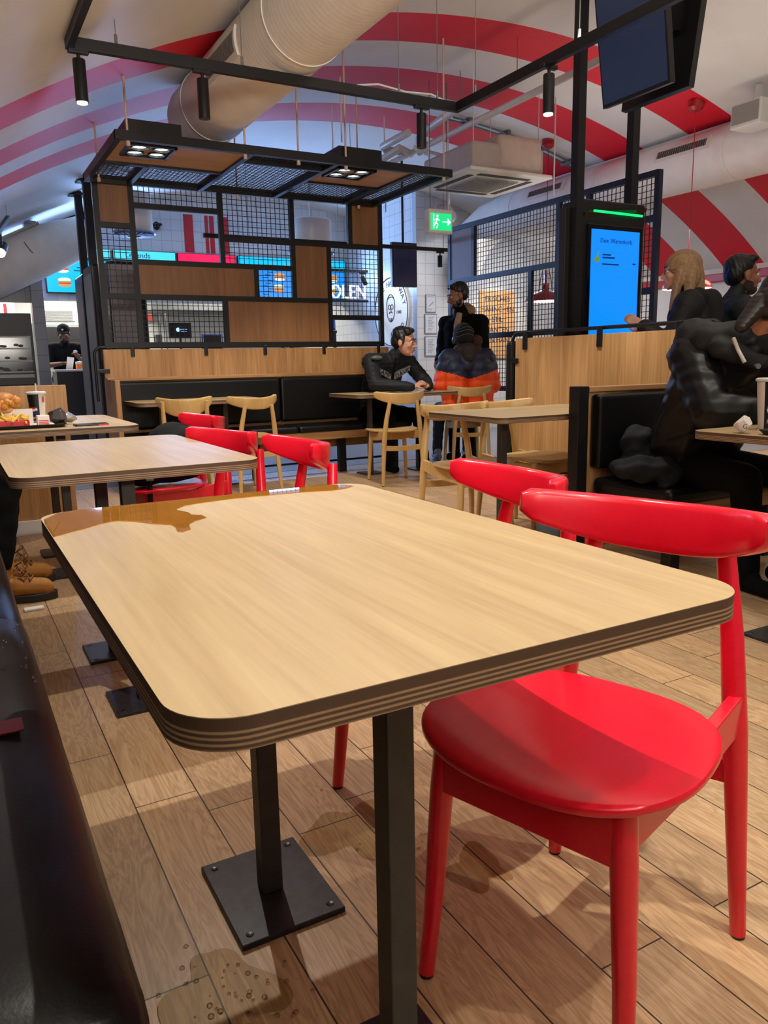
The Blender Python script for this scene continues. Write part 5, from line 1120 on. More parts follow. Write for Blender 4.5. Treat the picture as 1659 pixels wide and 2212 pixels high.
t = thing('shopping_bag', 'blue-grey bag standing on the floor behind the square corner post', 'bag', (2.86, 3.16, 0))
blob('bag_body', [('e', (2.86, 3.17, 0.16), (0.16, 0.09, 0.17)), ('e', (2.86, 3.17, 0.27), (0.15, 0.07, 0.10))], plain('bag grey', (92, 104, 112), 0.6, 0, 0.1), t, 0.012, 4, folds(20, 0.006))
m = MB(); m.tube([(2.78, 3.13, 0.36), (2.80, 3.12, 0.43), (2.90, 3.12, 0.43), (2.93, 3.13, 0.36)], 0.006, 6); m.build('handle', plain('bag handle', (60, 66, 70), 0.6), t, smooth=50)
tag(MB().box(0.19, 0.27, 3.56, 3.60, 0.0, 0.012).build('paper_scrap', CUPW, bevel=0.003), 'small white paper scrap on the floor below the tan boots', 'paper')
tag(MB().box(-0.03, 0.05, 1.30, 1.35, 0.459, 0.463).build('ketchup_sachet', plain('dark red sachet', (110, 8, 20), 0.4), bevel=0.001), 'dark red sachet lying on the wet bench cushion', 'sachet')
# ================================================================ people
def fmat(d, up=(0, 0, 1)):
    f = Vector(d).normalized(); u = Vector(up); r = f.cross(u).normalized(); u = r.cross(f); return Matrix((r, f, u)).transposed()
def skin_mat(name, rgb): return plain(name, rgb, 0.5, 0, 0.06, 30, 0.02)
def head_prims(c, M, s=1.0):
    c = Vector(c)
    def P(x, y, z): return c + M @ Vector((x * s, y * s, z * s))
    def e(p, r): return ('e', P(*p), tuple(q * s for q in r), M)
    def k(a, b, ra, rb): return ('c', P(*a), P(*b), ra * s, rb * s)
    return [e((0, -0.012, 0.035), (0.074, 0.095, 0.084)), e((0, 0.024, -0.025), (0.062, 0.068, 0.085)), e((0, 0.04, -0.075), (0.047, 0.046, 0.04)), e((0, 0.074, -0.098), (0.02, 0.018, 0.016)),
            k((0, 0.090, 0.012), (0, 0.112, -0.030), 0.009, 0.013), e((0.012, 0.098, -0.034), (0.01, 0.011, 0.009)), e((-0.012, 0.098, -0.034), (0.01, 0.011, 0.009)),
            k((-0.042, 0.070, 0.024), (-0.012, 0.086, 0.024), 0.012, 0.012), k((0.042, 0.070, 0.024), (0.012, 0.086, 0.024), 0.012, 0.012),
            e((-0.036, 0.064, -0.024), (0.026, 0.024, 0.024)), e((0.036, 0.064, -0.024), (0.026, 0.024, 0.024)), e((0, 0.087, -0.056), (0.025, 0.013, 0.007)), e((0, 0.085, -0.068), (0.021, 0.013, 0.008)),
            e((-0.078, -0.004, -0.006), (0.011, 0.022, 0.033)), e((0.078, -0.004, -0.006), (0.011, 0.022, 0.033))]
def hand_prims(w, d, n, side, curl=0.5, s=1.0):
    """w wrist, d pointing direction, n palm normal, side +1/-1 says which side the thumb is on"""
    d = Vector(d).normalized(); n = Vector(n); n = (n - d * n.dot(d)).normalized(); t = d.cross(n) * side; w = Vector(w); out = []
    for k in (-1.2, -0.4, 0.4, 1.2): out.append(('c', w + d * 0.015 * s + t * 0.011 * k * s, w + d * 0.085 * s + t * 0.0185 * k * s, 0.014 * s, 0.0125 * s))
    for k, L in ((-1.3, 0.062), (-0.45, 0.076), (0.45, 0.082), (1.3, 0.073)):
        b = w + d * 0.088 * s + t * 0.0185 * k * s; a = curl * 0.7; d1 = d * math.cos(a) + n * math.sin(a); m = b + d1 * L * 0.5 * s; a2 = curl * 1.9; d2 = d * math.cos(a2) + n * math.sin(a2); q = m + d2 * L * 0.55 * s
        out += [('c', b, m, 0.0098 * s, 0.0088 * s), ('c', m, q, 0.0088 * s, 0.0075 * s)]
    b = w + d * 0.03 * s + t * 0.026 * s; m = b + (d * 0.6 + t * 0.6 + n * 0.35).normalized() * 0.042 * s; q = m + (d * 0.85 + n * 0.5 - t * 0.05).normalized() * 0.034 * s
    return out + [('c', b, m, 0.0135 * s, 0.0105 * s), ('c', m, q, 0.0105 * s, 0.0085 * s)]
def limb(a, b, ra, rb): return ('c', Vector(a), Vector(b), ra, rb)
def body_prims(J, fat=0.0):
    """skeleton: head, neck, chest, pelvis, shoulders, elbows, wrists, hips, knees, ankles"""
    g = fat; o = [limb(J['neck'], Vector(J['head']) + (Vector(J['neck']) - Vector(J['head'])) * 0.45, 0.056 + g * .3, 0.052)]
    c, p = Vector(J['chest']), Vector(J['pelvis']); sl, sr = Vector(J['sh_l']), Vector(J['sh_r']); ax = (sr - sl).normalized()
    o += [limb(sl, sr, 0.062 + g, 0.062 + g), limb(c - ax * 0.075, p - ax * 0.07, 0.10 + g, 0.10 + g), limb(c + ax * 0.075, p + ax * 0.07, 0.10 + g, 0.10 + g), limb(c, J['neck'], 0.10 + g, 0.055 + g * .5)]
    return o
def arm_prims(J, g=0.0, sides='lr'):
    o = []
    for s in sides: o += [limb(J['sh_' + s], J['el_' + s], 0.055 + g, 0.042 + g), limb(J['el_' + s], J['wr_' + s], 0.041 + g, 0.029 + g * 0.8)]
    return o
def leg_prims(J, g=0.0, sides='lr'):
    o = []
    for s in sides: o += [limb(J['hip_' + s], J['kn_' + s], 0.085 + g, 0.056 + g), limb(J['kn_' + s], J['an_' + s], 0.055 + g, 0.038 + g)]
    return o
def shoe_prims(an, d, L=0.26, r=0.042):
    an = Vector(an); d = Vector(d).normalized(); b = Vector((an.x, an.y, r * 0.95)); return [('c', b - d * 0.06, b + d * (L - 0.13), r, r * 0.86), ('c', b - d * 0.04 + Vector((0, 0, 0.05)), b + d * 0.03 + Vector((0, 0, 0.03)), r * 0.95, r * 0.9)]
def hair_cap(name, c, M, mat, t, s=1.0, back=0.0, extra=(), vox=0.007):
    c = Vector(c)
    def e(p, r): return ('e', c + M @ Vector([q * s for q in p]), tuple(q * s for q in r), M)
    pr = [e((0, -0.026, 0.052), (0.083, 0.094, 0.082)), e((0, -0.055, 0.01), (0.078, 0.062, 0.075)), e((0.03, 0.035, 0.098), (0.045, 0.04, 0.028)), e((-0.03, 0.035, 0.098), (0.045, 0.04, 0.028))]
    pr += [e(*x) for x in extra]
    return blob(name, pr, mat, t, vox, 3, lambda p: 0.0025 * math.sin(p.x * 140 + p.z * 60) * math.sin(p.y * 130))
def face_bits(c, M, t, s=1.0, glasses=None, beard=None, brow=None, lid=0.0):
    c = Vector(c); P = lambda x, y, z: c + M @ Vector((x * s, y * s, z * s))
    for x in (-0.031, 0.031):
        e = MB().ell(P(x, 0.077, 0.005), (0.0125 * s,) * 3, 14, 10).build('eye', plain('eye white', (226, 222, 214), 0.2, 0, 0.01), t, smooth=60)
        MB().ell(P(x, 0.0865, 0.003), (0.0055 * s,) * 3, 12, 8).build('pupil', plain('pupil', (20, 14, 10), 0.1), e, smooth=60)
    m = MB().tube([P(-0.021, 0.0985, -0.0615), P(0, 0.101, -0.0615), P(0.021, 0.0985, -0.0615)], [0.0015 * s, 0.0022 * s, 0.0015 * s], 8); m.build('mouth', plain('mouth line', (96, 40, 36), 0.5), t, smooth=60)
    if brow:
        m = MB()
        for x in (-1, 1): m.tube([P(x * 0.014, 0.098, 0.028), P(x * 0.03, 0.093, 0.034), P(x * 0.048, 0.077, 0.028)], [0.004 * s, 0.0045 * s, 0.0025 * s], 8)
        m.build('eyebrows', brow, t, smooth=60)
    if glasses:
        m = MB()
        for x in (-1, 1):
            pts = [P(x * 0.033 + 0.025 * math.cos(a), 0.103 - 0.006 * abs(math.cos(a)), 0.002 + 0.021 * math.sin(a)) for a in [2 * PI * k / 20 for k in range(21)]]; m.tube(pts, 0.0017 * s, 6)
            m.tube([P(x * 0.058, 0.098, 0.006), P(x * 0.079, 0.03, 0.006), P(x * 0.082, -0.015, 0.0)], 0.0017 * s, 6)
        m.tube([P(-0.008, 0.103, 0.006), P(0, 0.106, 0.009), P(0.008, 0.103, 0.006)], 0.0016 * s, 6); m.build('glasses', glasses, t, smooth=60)
    if beard:
        k = lambda p, r: ('e', P(*p), tuple(q * s for q in r), M)
        blob('beard', [k((0, 0.05, -0.085), (0.048, 0.046, 0.034)), k((0.045, 0.02, -0.055), (0.018, 0.035, 0.04)), k((-0.045, 0.02, -0.055), (0.018, 0.035, 0.04)), k((0, 0.093, -0.0475), (0.026, 0.009, 0.006))], beard, t, 0.005, 2)
puff = lambda f, am: (lambda p: am * (abs(math.sin(p.z * f)) - 0.5))
wrinkle = lambda sc, am: (lambda p: am * math.sin(p.x * sc + 1.7 * math.sin(p.z * sc * .7)) * math.sin(p.y * sc * .8 + p.z * sc))
DENIM = plain('dark jeans', (34, 42, 56), 0.8, 0, 0.15, 60); BLKCL = plain('black cloth', (8, 8, 10), 0.85, 0, 0.25, 40, 0, 0, 0.15); HAIRK = plain('black hair', (14, 12, 12), 0.45, 0, 0.3, 90); BROWK = plain('dark brows', (18, 13, 11), 0.6)
METALG = plain('thin glasses', (120, 112, 104), 0.25, 0.7)
def person(label, x, y): return thing('person', label, 'person', (x, y, 0))

# --- man in the bomber jacket leaning on the table ---------------------------------------------------------------
t = person('man with glasses in a black bomber jacket leaning on the table, fiddling with his fingers', 3.78, 6.85)
hc = Vector((3.85, 6.50, 1.215)); HM = fmat((0.62, -0.75, -0.10))
J = dict(head=hc, neck=(3.80, 6.60, 1.08), chest=(3.77, 6.74, 0.96), pelvis=(3.75, 6.93, 0.56), sh_l=(4.00, 6.68, 1.03), sh_r=(3.56, 6.64, 1.03), el_l=(4.10, 6.52, 0.83), wr_l=(4.00, 6.30, 0.80), el_r=(3.50, 6.44, 0.83), wr_r=(3.76, 6.24, 0.80),
         hip_l=(3.86, 6.88, 0.53), hip_r=(3.65, 6.88, 0.53), kn_l=(3.95, 6.42, 0.52), kn_r=(3.62, 6.42, 0.52), an_l=(3.98, 6.36, 0.09), an_r=(3.62, 6.40, 0.09))
SK = skin_mat('skin light tan', (206, 150, 124))
hr = hand_prims((3.78, 6.23, 0.80), (0.95, -0.1, 0.35), (0.1, 0.35, -0.95), -1, 0.75); hl = hand_prims((3.99, 6.285, 0.80), (-0.85, -0.25, 0.45), (0.1, 0.35, -0.95), 1, 0.8)
blob('body', head_prims(hc, HM, 1.12) + body_prims(J, -0.02) + arm_prims(J, -0.008) + leg_prims(J, -0.015) + hr + hl, SK, t, 0.006, 3)
hair_cap('hair', hc, HM, HAIRK, t, 1.12, 0, (((0.04, 0.045, 0.082), (0.035, 0.03, 0.028)), ((-0.07, 0.0, 0.02), (0.016, 0.03, 0.05)), ((0.07, 0.0, 0.02), (0.016, 0.03, 0.05))))
face_bits(hc, HM, t, 1.12, METALG, None, BROWK)
JK = plain('charcoal padded jacket', (30, 33, 36), 0.6, 0, 0.2, 25, 0, 0, 0.25); JW = plain('silver jacket panel', (150, 150, 140), 0.5, 0, 0.08)
jk = blob('jacket', body_prims(dict(J, head=hc, neck=(3.80, 6.60, 1.06)), 0.028) + [limb(J['sh_l'], J['el_l'], 0.078, 0.07), limb(J['el_l'], J['wr_l'], 0.068, 0.046), limb(J['sh_r'], J['el_r'], 0.078, 0.07), limb(J['el_r'], J['wr_r'], 0.068, 0.046), limb((3.80, 6.62, 1.05), (3.80, 6.60, 1.09), 0.075, 0.07)], JK, t, 0.009, 3, lambda p: puff(75, 0.0035)(p) + wrinkle(45, 0.0015)(p))
pn = MB(); 
CH = fmat((0.05, -0.97, -0.25))     # chest plane
def onchest(u, v, d=0.0): return Vector((3.775, 6.585, 0.965)) + CH @ Vector((-u, d, v))
for a in (((-0.19, 0.03), (-0.02, -0.045), (-0.02, -0.10), (-0.19, -0.02)), ((0.03, -0.045), (0.19, 0.03), (0.19, -0.02), (0.03, -0.10))):
    pn.add([onchest(u, v, 0.012) for u, v in a] + [onchest(u, v, -0.03) for u, v in a], [(0, 1, 2, 3), (7, 6, 5, 4), (0, 4, 5, 1), (1, 5, 6, 2), (2, 6, 7, 3), (3, 7, 4, 0)])
pn.build('jacket_panel', JW, jk)
rq = (CH @ Matrix(((-1, 0, 0), (0, 0, -1), (0, 1, 0))).inverted() if False else Matrix((CH @ Vector((-1, 0, 0)), CH @ Vector((0, 0, 1)), CH @ Vector((0, 1, 0)))).transposed())
text('CAMP', 0.062, onchest(-0.105, -0.035, 0.016), (rq @ Matrix.Rotation(-0.40, 3, 'Z')).to_euler(), BLKCL, jk, 0.001, 'lettering', world=True)
text('DAVID', 0.062, onchest(0.115, -0.035, 0.016), (rq @ Matrix.Rotation(0.40, 3, 'Z')).to_euler(), BLKCL, jk, 0.001, 'lettering', world=True)
MB().ell(onchest(-0.2, 0.11, 0), (0.06, 0.04, 0.025)).build('shoulder_patch', plain('grey green patch', (84, 92, 84), 0.5), jk, smooth=60); MB().bar(onchest(0, 0.12, 0.018), onchest(0, -0.2, 0.02), 0.012).build('zip', BLKCL, jk)
blob('trousers', leg_prims(J, 0.012) + [limb(J['hip_l'], J['hip_r'], 0.12, 0.12)], BLKCL, t, 0.012, 4, wrinkle(40, 0.004))
[blob('shoe', q_, BLKCL, t, 0.008, 3) for q_ in (shoe_prims((3.98, 6.36, 0.09), (0.1, -1, 0)), shoe_prims((3.62, 6.40, 0.09), (-0.1, -1, 0)))]

# --- person in the orange and navy jacket ------------------------------------------------------------------------
t = person('person in a black beanie and an orange and navy puffer jacket seen from behind', 4.57, 6.45)
D = Vector((0.365, 0.93, 0)); RT = Vector((0.93, -0.365, 0)); o = Vector((4.565, 6.47, 0))
def L(r, f, z): return o + RT * r + D * f + Vector((0, 0, z))
hc = L(-0.02, 0.06, 1.245); HM = fmat((0.30, 0.95, -0.12))
J = dict(head=hc, neck=L(0, 0.02, 1.10), chest=L(0, 0, 0.98), pelvis=L(0, 0.0, 0.58), sh_l=L(-0.2, 0.01, 1.06), sh_r=L(0.2, 0.01, 1.06), el_l=L(-0.27, 0.03, 0.78), wr_l=L(-0.12, 0.26, 0.72), el_r=L(0.27, 0.03, 0.78), wr_r=L(0.12, 0.26, 0.72),
         hip_l=L(-0.1, 0.05, 0.54), hip_r=L(0.1, 0.05, 0.54), kn_l=L(-0.2, 0.42, 0.54), kn_r=L(0.12, 0.46, 0.54), an_l=L(-0.24, 0.36, 0.09), an_r=L(0.12, 0.5, 0.09))
blob('body', head_prims(hc, HM) + body_prims(J, -0.02) + arm_prims(J, -0.008) + leg_prims(J, -0.015) + hand_prims(J['wr_l'], D, (0, 0, -1), 1) + hand_prims(J['wr_r'], D, (0, 0, -1), -1), skin_mat('skin tan', (190, 134, 104)), t, 0.007, 4)
def zz(x): return x
NAVY = plain('navy puffer', (32, 40, 66), 0.55, 0, 0.1); ORNG = plain('orange puffer', (248, 84, 24), 0.55, 0, 0.06)
def jpr(g): return [limb(J['sh_l'], J['sh_r'], 0.09 + g, 0.09 + g), limb(L(-0.13, -0.01, 0.95), L(-0.13, 0, 0.60), 0.135 + g, 0.14 + g), limb(L(0.13, -0.01, 0.95), L(0.13, 0, 0.60), 0.135 + g, 0.14 + g), limb(L(0, 0, 1.0), L(0, 0.01, 1.1), 0.12, 0.08), limb(J['sh_l'], J['el_l'], 0.09 + g, 0.085 + g), limb(J['el_l'], J['wr_l'], 0.085 + g, 0.06 + g), limb(J['sh_r'], J['el_r'], 0.09 + g, 0.085 + g), limb(J['el_r'], J['wr_r'], 0.085 + g, 0.06 + g)]
jk = blob('jacket', jpr(0), [ORNG, NAVY], t, 0.010, 3, lambda p: puff(34, 0.007)(p) + wrinkle(35, 0.004)(p))
off = WL[t.name]
for p in jk.data.polygons:
    c = p.center + off - o; r = c.dot(RT)
    if c.z > 0.90 + 0.075 * abs(abs(r) - 0.0) / 0.25 - 0.05 + (0.06 * (0.12 - abs(r)) / 0.12 if abs(r) < 0.12 else 0) * 0: p.material_index = 1
blob('hood', [limb(L(-0.08, 0.0, 1.13), L(0.08, 0.0, 1.13), 0.07, 0.07), limb(L(0, -0.04, 1.12), L(0, -0.07, 1.07), 0.09, 0.07)], plain('brown hood', (52, 40, 38), 0.8, 0, 0.1), t, 0.010, 3, wrinkle(50, 0.004))
BEAN = plain('black knit', (16, 17, 20), 0.9, 0, 0.3, 120, 0.4)
be = blob('beanie', [('e', hc + HM @ Vector((0, -0.015, 0.045)), (0.092, 0.112, 0.10), HM), ('e', hc + HM @ Vector((0, -0.03, -0.01)), (0.092, 0.10, 0.06), HM)], BEAN, t, 0.008, 3, lambda p: 0.002 * math.sin(p.z * 320))
m = MB()
for z in (0.02, 0.06, 0.09):
    rr_ = math.sqrt(max(0.05, 1 - ((z - 0.045) / 0.105) ** 2)); m.tube([hc + HM @ Vector((0.096 * rr_ * math.cos(a), -0.015 + 0.116 * rr_ * math.sin(a), z + 0.008 * math.sin(3 * a))) for a in [PI + PI * k / 24 for k in range(25)]], 0.0035, 6)
m.build('knit_stripes', plain('grey knit', (92, 96, 100), 0.9), be, smooth=60)
m = MB().tube([hc + HM @ Vector((0.1 * math.cos(a) , 0.02, 0.03 + 0.125 * math.sin(a))) for a in [PI * k / 20 for k in range(21)]], 0.008, 8)
for s in (-1, 1): m.ell(hc + HM @ Vector((s * 0.098, 0.02, -0.01)), (0.022, 0.035, 0.042), 14, 10, 0, HM)
m.build('headphones', plain('headphones grey', (70, 78, 78), 0.35), t, smooth=60)
blob('fur_bobble', [('e', hc + RT * 0.12 + D * -0.05 + Vector((0, 0, -0.03)), (0.055, 0.055, 0.065))], plain('brown fur', (74, 44, 38), 0.9, 0, 0.3, 80), t, 0.007, 2, lambda p: 0.008 * math.sin(p.x * 260) * math.sin(p.y * 240) * math.sin(p.z * 250))
blob('trousers', leg_prims(J, 0.015) + [limb(J['hip_l'], J['hip_r'], 0.11, 0.11)], DENIM, t, 0.012, 4, wrinkle(40, 0.004))
[blob('shoe', q_, plain('pale shoes', (150, 154, 160), 0.6), t, 0.008, 3) for q_ in (shoe_prims(J['an_l'], D), shoe_prims(J['an_r'], D))]

# --- standing man --------------------------------------------------------------------------------------------------
t = person('standing man with short black hair, round glasses and a black jacket over a beige hood', 4.66, 6.72)
hc = Vector((4.61, 6.70, 1.675)); HM = fmat((-0.88, 0.30, -0.28))
F_ = Vector((-0.88, -0.42, 0)).normalized(); RT = Vector((F_.y, -F_.x, 0)); o = Vector((4.71, 6.76, 0))
def L(r, f, z): return o + RT * r + F_ * f + Vector((0, 0, z))
J = dict(head=hc, neck=L(0, 0.03, 1.52), chest=L(0, 0, 1.36), pelvis=L(0, 0, 0.98), sh_l=L(-0.2, -0.01, 1.405), sh_r=L(0.2, -0.01, 1.405), el_l=L(-0.25, 0.03, 1.14), wr_l=L(-0.2, 0.2, 1.02), el_r=L(0.23, 0.02, 1.16), wr_r=L(0.16, 0.2, 1.02),
         hip_l=L(-0.1, 0, 0.93), hip_r=L(0.1, 0, 0.93), kn_l=L(-0.1, 0.02, 0.5), kn_r=L(0.1, 0.02, 0.5), an_l=L(-0.1, 0, 0.09), an_r=L(0.1, 0, 0.09))
blob('body', head_prims(hc, HM, 1.02) + body_prims(J, -0.015) + arm_prims(J, -0.008) + leg_prims(J, -0.01) + hand_prims(J['wr_l'], F_ + Vector((0, 0, -.3)), RT, 1) + hand_prims(J['wr_r'], F_ + Vector((0, 0, -.3)), -RT, -1), skin_mat('skin brown', (150, 98, 76)), t, 0.006, 3)
hair_cap('hair', hc, HM, HAIRK, t, 1.02); face_bits(hc, HM, t, 1.02, METALG, HAIRK, BROWK)
blob('jacket', body_prims(J, 0.03) + arm_prims(J, 0.028) + [limb(L(-0.08, 0, 1.0), L(0.08, 0, 1.0), 0.14, 0.14)], BLKCL, t, 0.011, 4, wrinkle(30, 0.006))
blob('hood', [limb(L(-0.07, -0.03, 1.53), L(0.07, -0.03, 1.53), 0.062, 0.062), limb(L(0, -0.07, 1.55), L(0, -0.1, 1.48), 0.07, 0.06)], plain('beige hood', (150, 118, 88), 0.8, 0, 0.08), t, 0.009, 3, wrinkle(40, 0.003))
MB().tube([L(-0.03, 0.115, 1.50), L(-0.02, 0.15, 1.38), L(-0.02, 0.155, 1.22)], [0.03, 0.035, 0.03], 12).build('hoodie_front', plain('beige hoodie', (168, 138, 106), 0.8), t, smooth=60)
blob('trousers', leg_prims(J, 0.02) + [limb(J['hip_l'], J['hip_r'], 0.12, 0.12)], BLKCL, t, 0.013, 4); [blob('shoe', q_, BLKCL, t, 0.009, 3) for q_ in (shoe_prims(J['an_l'], F_), shoe_prims(J['an_r'], F_))]

# --- worker behind the counter ---------------------------------------------------------------------------------------
t = person('kitchen worker in a black cap and black t-shirt holding white paper behind the counter', 1.56, 12.35)
hc = Vector((1.57, 12.28, 1.53)); HM = fmat((-0.22, -0.9, -0.38))
J = dict(head=hc, neck=(1.58, 12.34, 1.40), chest=(1.58, 12.38, 1.24), pelvis=(1.58, 12.40, 0.92), sh_l=(1.80, 12.37, 1.33), sh_r=(1.37, 12.37, 1.33), el_l=(1.88, 12.25, 1.10), wr_l=(1.72, 12.05, 1.17), el_r=(1.32, 12.25, 1.08), wr_r=(1.47, 12.06, 1.10),
         hip_l=(1.68, 12.4, 0.88), hip_r=(1.48, 12.4, 0.88), kn_l=(1.68, 12.38, 0.48), kn_r=(1.48, 12.38, 0.48), an_l=(1.68, 12.4, 0.09), an_r=(1.48, 12.4, 0.09))
blob('body', head_prims(hc, HM) + body_prims(J, -0.015) + arm_prims(J, 0.0) + leg_prims(J, -0.01) + hand_prims(J['wr_l'], (-0.5, -0.3, 0.6), (0, -0.4, -0.8), 1, 0.6) + hand_prims(J['wr_r'], (0.8, -0.3, 0.1), (0, -0.4, -0.8), -1, 0.5), skin_mat('skin dark brown', (104, 68, 54)), t, 0.007, 3)
face_bits(hc, HM, t, 1.0, None, HAIRK, BROWK)
cp = blob('cap', [('e', hc + HM @ Vector((0, -0.012, 0.055)), (0.088, 0.108, 0.082), HM)], BLKCL, t, 0.008, 3); m = MB(); m.ell(hc + HM @ Vector((0, 0.105, 0.055)), (0.07, 0.065, 0.008), 20, 8, 0, HM); m.build('cap_peak', BLKCL, cp, smooth=60)
MB().ell(hc + HM @ Vector((0, 0.098, 0.085)), (0.014, 0.006, 0.018), 12, 8, 0, HM).build('cap_badge', plain('badge grey', (170, 170, 170), 0.5), cp)
blob('t_shirt', body_prims(J, 0.014) + [limb(J['sh_l'], Vector(J['sh_l']).lerp(Vector(J['el_l']), 0.7), 0.075, 0.068), limb(J['sh_r'], Vector(J['sh_r']).lerp(Vector(J['el_r']), 0.7), 0.075, 0.068)], BLKCL, t, 0.010, 4, wrinkle(30, 0.004))
blob('trousers', leg_prims(J, 0.02) + [limb(J['hip_l'], J['hip_r'], 0.12, 0.12)], BLKCL, t, 0.014, 4); MB().ell((1.70, 12.255, 1.27), (0.03, 0.006, 0.022)).build('shirt_print', plain('print grey', (190, 190, 190), 0.5), t)
m = MB(); M_ = Matrix.Translation((1.575, 11.96, 1.10)) @ Matrix.Rotation(0.15, 4, 'Y') @ Matrix.Rotation(0.3, 4, 'X'); m.box(-0.045, 0.045, -0.004, 0.004, -0.09, 0.09, M=M_); tag(m.build('paper_bag', CUPW, bevel=0.002), 'white paper bag held by the worker in the cap', 'paper bag')

# --- blond woman at the kiosk -----------------------------------------------------------------------------------------
t = person('woman with long blond hair in a dark hooded jacket facing the blue kiosk screen', 4.30, 3.66)
hc = Vector((4.255, 3.64, 1.575)); F_ = Vector((-0.62, 0.78, 0)).normalized(); HM = fmat((F_.x, F_.y, -0.05)); RT = Vector((F_.y, -F_.x, 0)); o = Vector((4.31, 3.60, 0))
J = dict(head=hc, neck=L(0, 0.02, 1.43), chest=L(0, 0, 1.27), pelvis=L(0, 0, 0.92), sh_l=L(-0.18, 0, 1.35), sh_r=L(0.18, 0, 1.35), el_l=L(-0.22, 0.1, 1.10), wr_l=L(-0.14, 0.26, 1.22), el_r=L(0.22, 0.05, 1.08), wr_r=L(0.14, 0.22, 1.05),
         hip_l=L(-0.1, 0, 0.88), hip_r=L(0.1, 0, 0.88), kn_l=L(-0.1, 0.02, 0.48), kn_r=L(0.1, 0.02, 0.48), an_l=L(-0.1, 0, 0.09), an_r=L(0.1, 0, 0.09))
blob('body', head_prims(hc, HM) + body_prims(J, -0.015) + arm_prims(J, -0.006) + leg_prims(J, -0.01) + hand_prims(J['wr_l'], F_ + Vector((0, 0, 0.6)), RT, 1) + hand_prims(J['wr_r'], F_, -RT, -1), skin_mat('skin pale', (214, 164, 140)), t, 0.006, 3)
face_bits(hc, HM, t, 1.0, METALG, None, BROWK)
BLOND = plain('blond hair', (150, 118, 84), 0.5, 0, 0.3, 60)
hh = lambda x, y, z: hc + HM @ Vector((x, y, z))
blob('hair', [('e', hh(0, -0.02, 0.035), (0.096, 0.112, 0.098), HM), ('e', hh(0, -0.06, -0.03), (0.095, 0.08, 0.11), HM), limb(hh(-0.085, 0.0, -0.02), hh(-0.10, 0.05, -0.24), 0.032, 0.022), limb(hh(-0.07, -0.06, -0.04), hh(-0.075, -0.05, -0.25), 0.045, 0.025), limb(hh(0.07, -0.06, -0.04), hh(0.06, -0.10, -0.22), 0.05, 0.025), limb(hh(0, -0.09, -0.04), hh(0, -0.12, -0.22), 0.055, 0.03), limb(hh(0.085, 0.0, -0.02), hh(0.09, 0.03, -0.22), 0.03, 0.02)], BLOND, t, 0.007, 3, lambda p: 0.003 * math.sin((p.x * HM[0][0] + p.y * HM[1][0]) * 190 + p.z * 12))
blob('jacket', body_prims(J, 0.035) + arm_prims(J, 0.032) + [limb(L(-0.08, 0, 0.85), L(0.08, 0, 0.85), 0.15, 0.15)], plain('dark navy jacket', (14, 16, 24), 0.7, 0, 0.2), t, 0.011, 4, wrinkle(28, 0.006))
blob('hood', [limb(L(-0.09, -0.05, 1.40), L(0.09, -0.05, 1.40), 0.065, 0.065), limb(L(0, -0.12, 1.38), L(0, -0.15, 1.27), 0.08, 0.07)], plain('dark hood', (12, 13, 18), 0.8), t, 0.010, 3)
blob('trousers', leg_prims(J, 0.02) + [limb(J['hip_l'], J['hip_r'], 0.12, 0.12)], BLKCL, t, 0.014, 4)

# --- bearded man behind the panel -----------------------------------------------------------------------------------
t = person('bearded man in a dark teal jacket in profile behind the oak panel', 4.78, 3.56)
hc = Vector((4.765, 3.56, 1.555)); F_ = Vector((0.87, -0.42, 0)).normalized(); HM = fmat((F_.x, F_.y, -0.02)); RT = Vector((F_.y, -F_.x, 0)); o = Vector((4.70, 3.60, 0))
J = dict(head=hc, neck=L(0, 0.03, 1.40), chest=L(0, 0, 1.24), pelvis=L(0, 0, 0.90), sh_l=L(-0.2, 0, 1.32), sh_r=L(0.2, 0, 1.32), el_l=L(-0.25, 0.04, 1.05), wr_l=L(-0.18, 0.22, 0.98), el_r=L(0.25, 0.04, 1.05), wr_r=L(0.18, 0.22, 0.98),
         hip_l=L(-0.1, 0, 0.86), hip_r=L(0.1, 0, 0.86), kn_l=L(-0.1, 0.02, 0.47), kn_r=L(0.1, 0.02, 0.47), an_l=L(-0.1, 0, 0.09), an_r=L(0.1, 0, 0.09))
blob('body', head_prims(hc, HM, 1.08) + body_prims(J, -0.015) + arm_prims(J, -0.006) + leg_prims(J, -0.01) + hand_prims(J['wr_l'], F_, RT, 1) + hand_prims(J['wr_r'], F_, -RT, -1), skin_mat('skin olive', (150, 96, 74)), t, 0.006, 3)
hair_cap('hair', hc, HM, HAIRK, t, 1.08); face_bits(hc, HM, t, 1.08, None, plain('stubble', (52, 36, 30), 0.8), BROWK)
blob('jacket', body_prims(J, 0.035) + arm_prims(J, 0.03) + [limb(L(-0.08, 0, 0.85), L(0.08, 0, 0.85), 0.15, 0.15)], plain('dark teal jacket', (18, 27, 30), 0.7, 0, 0.2), t, 0.011, 4, wrinkle(26, 0.006))
blob('trousers', leg_prims(J, 0.02) + [limb(J['hip_l'], J['hip_r'], 0.12, 0.12)], BLKCL, t, 0.014, 4)

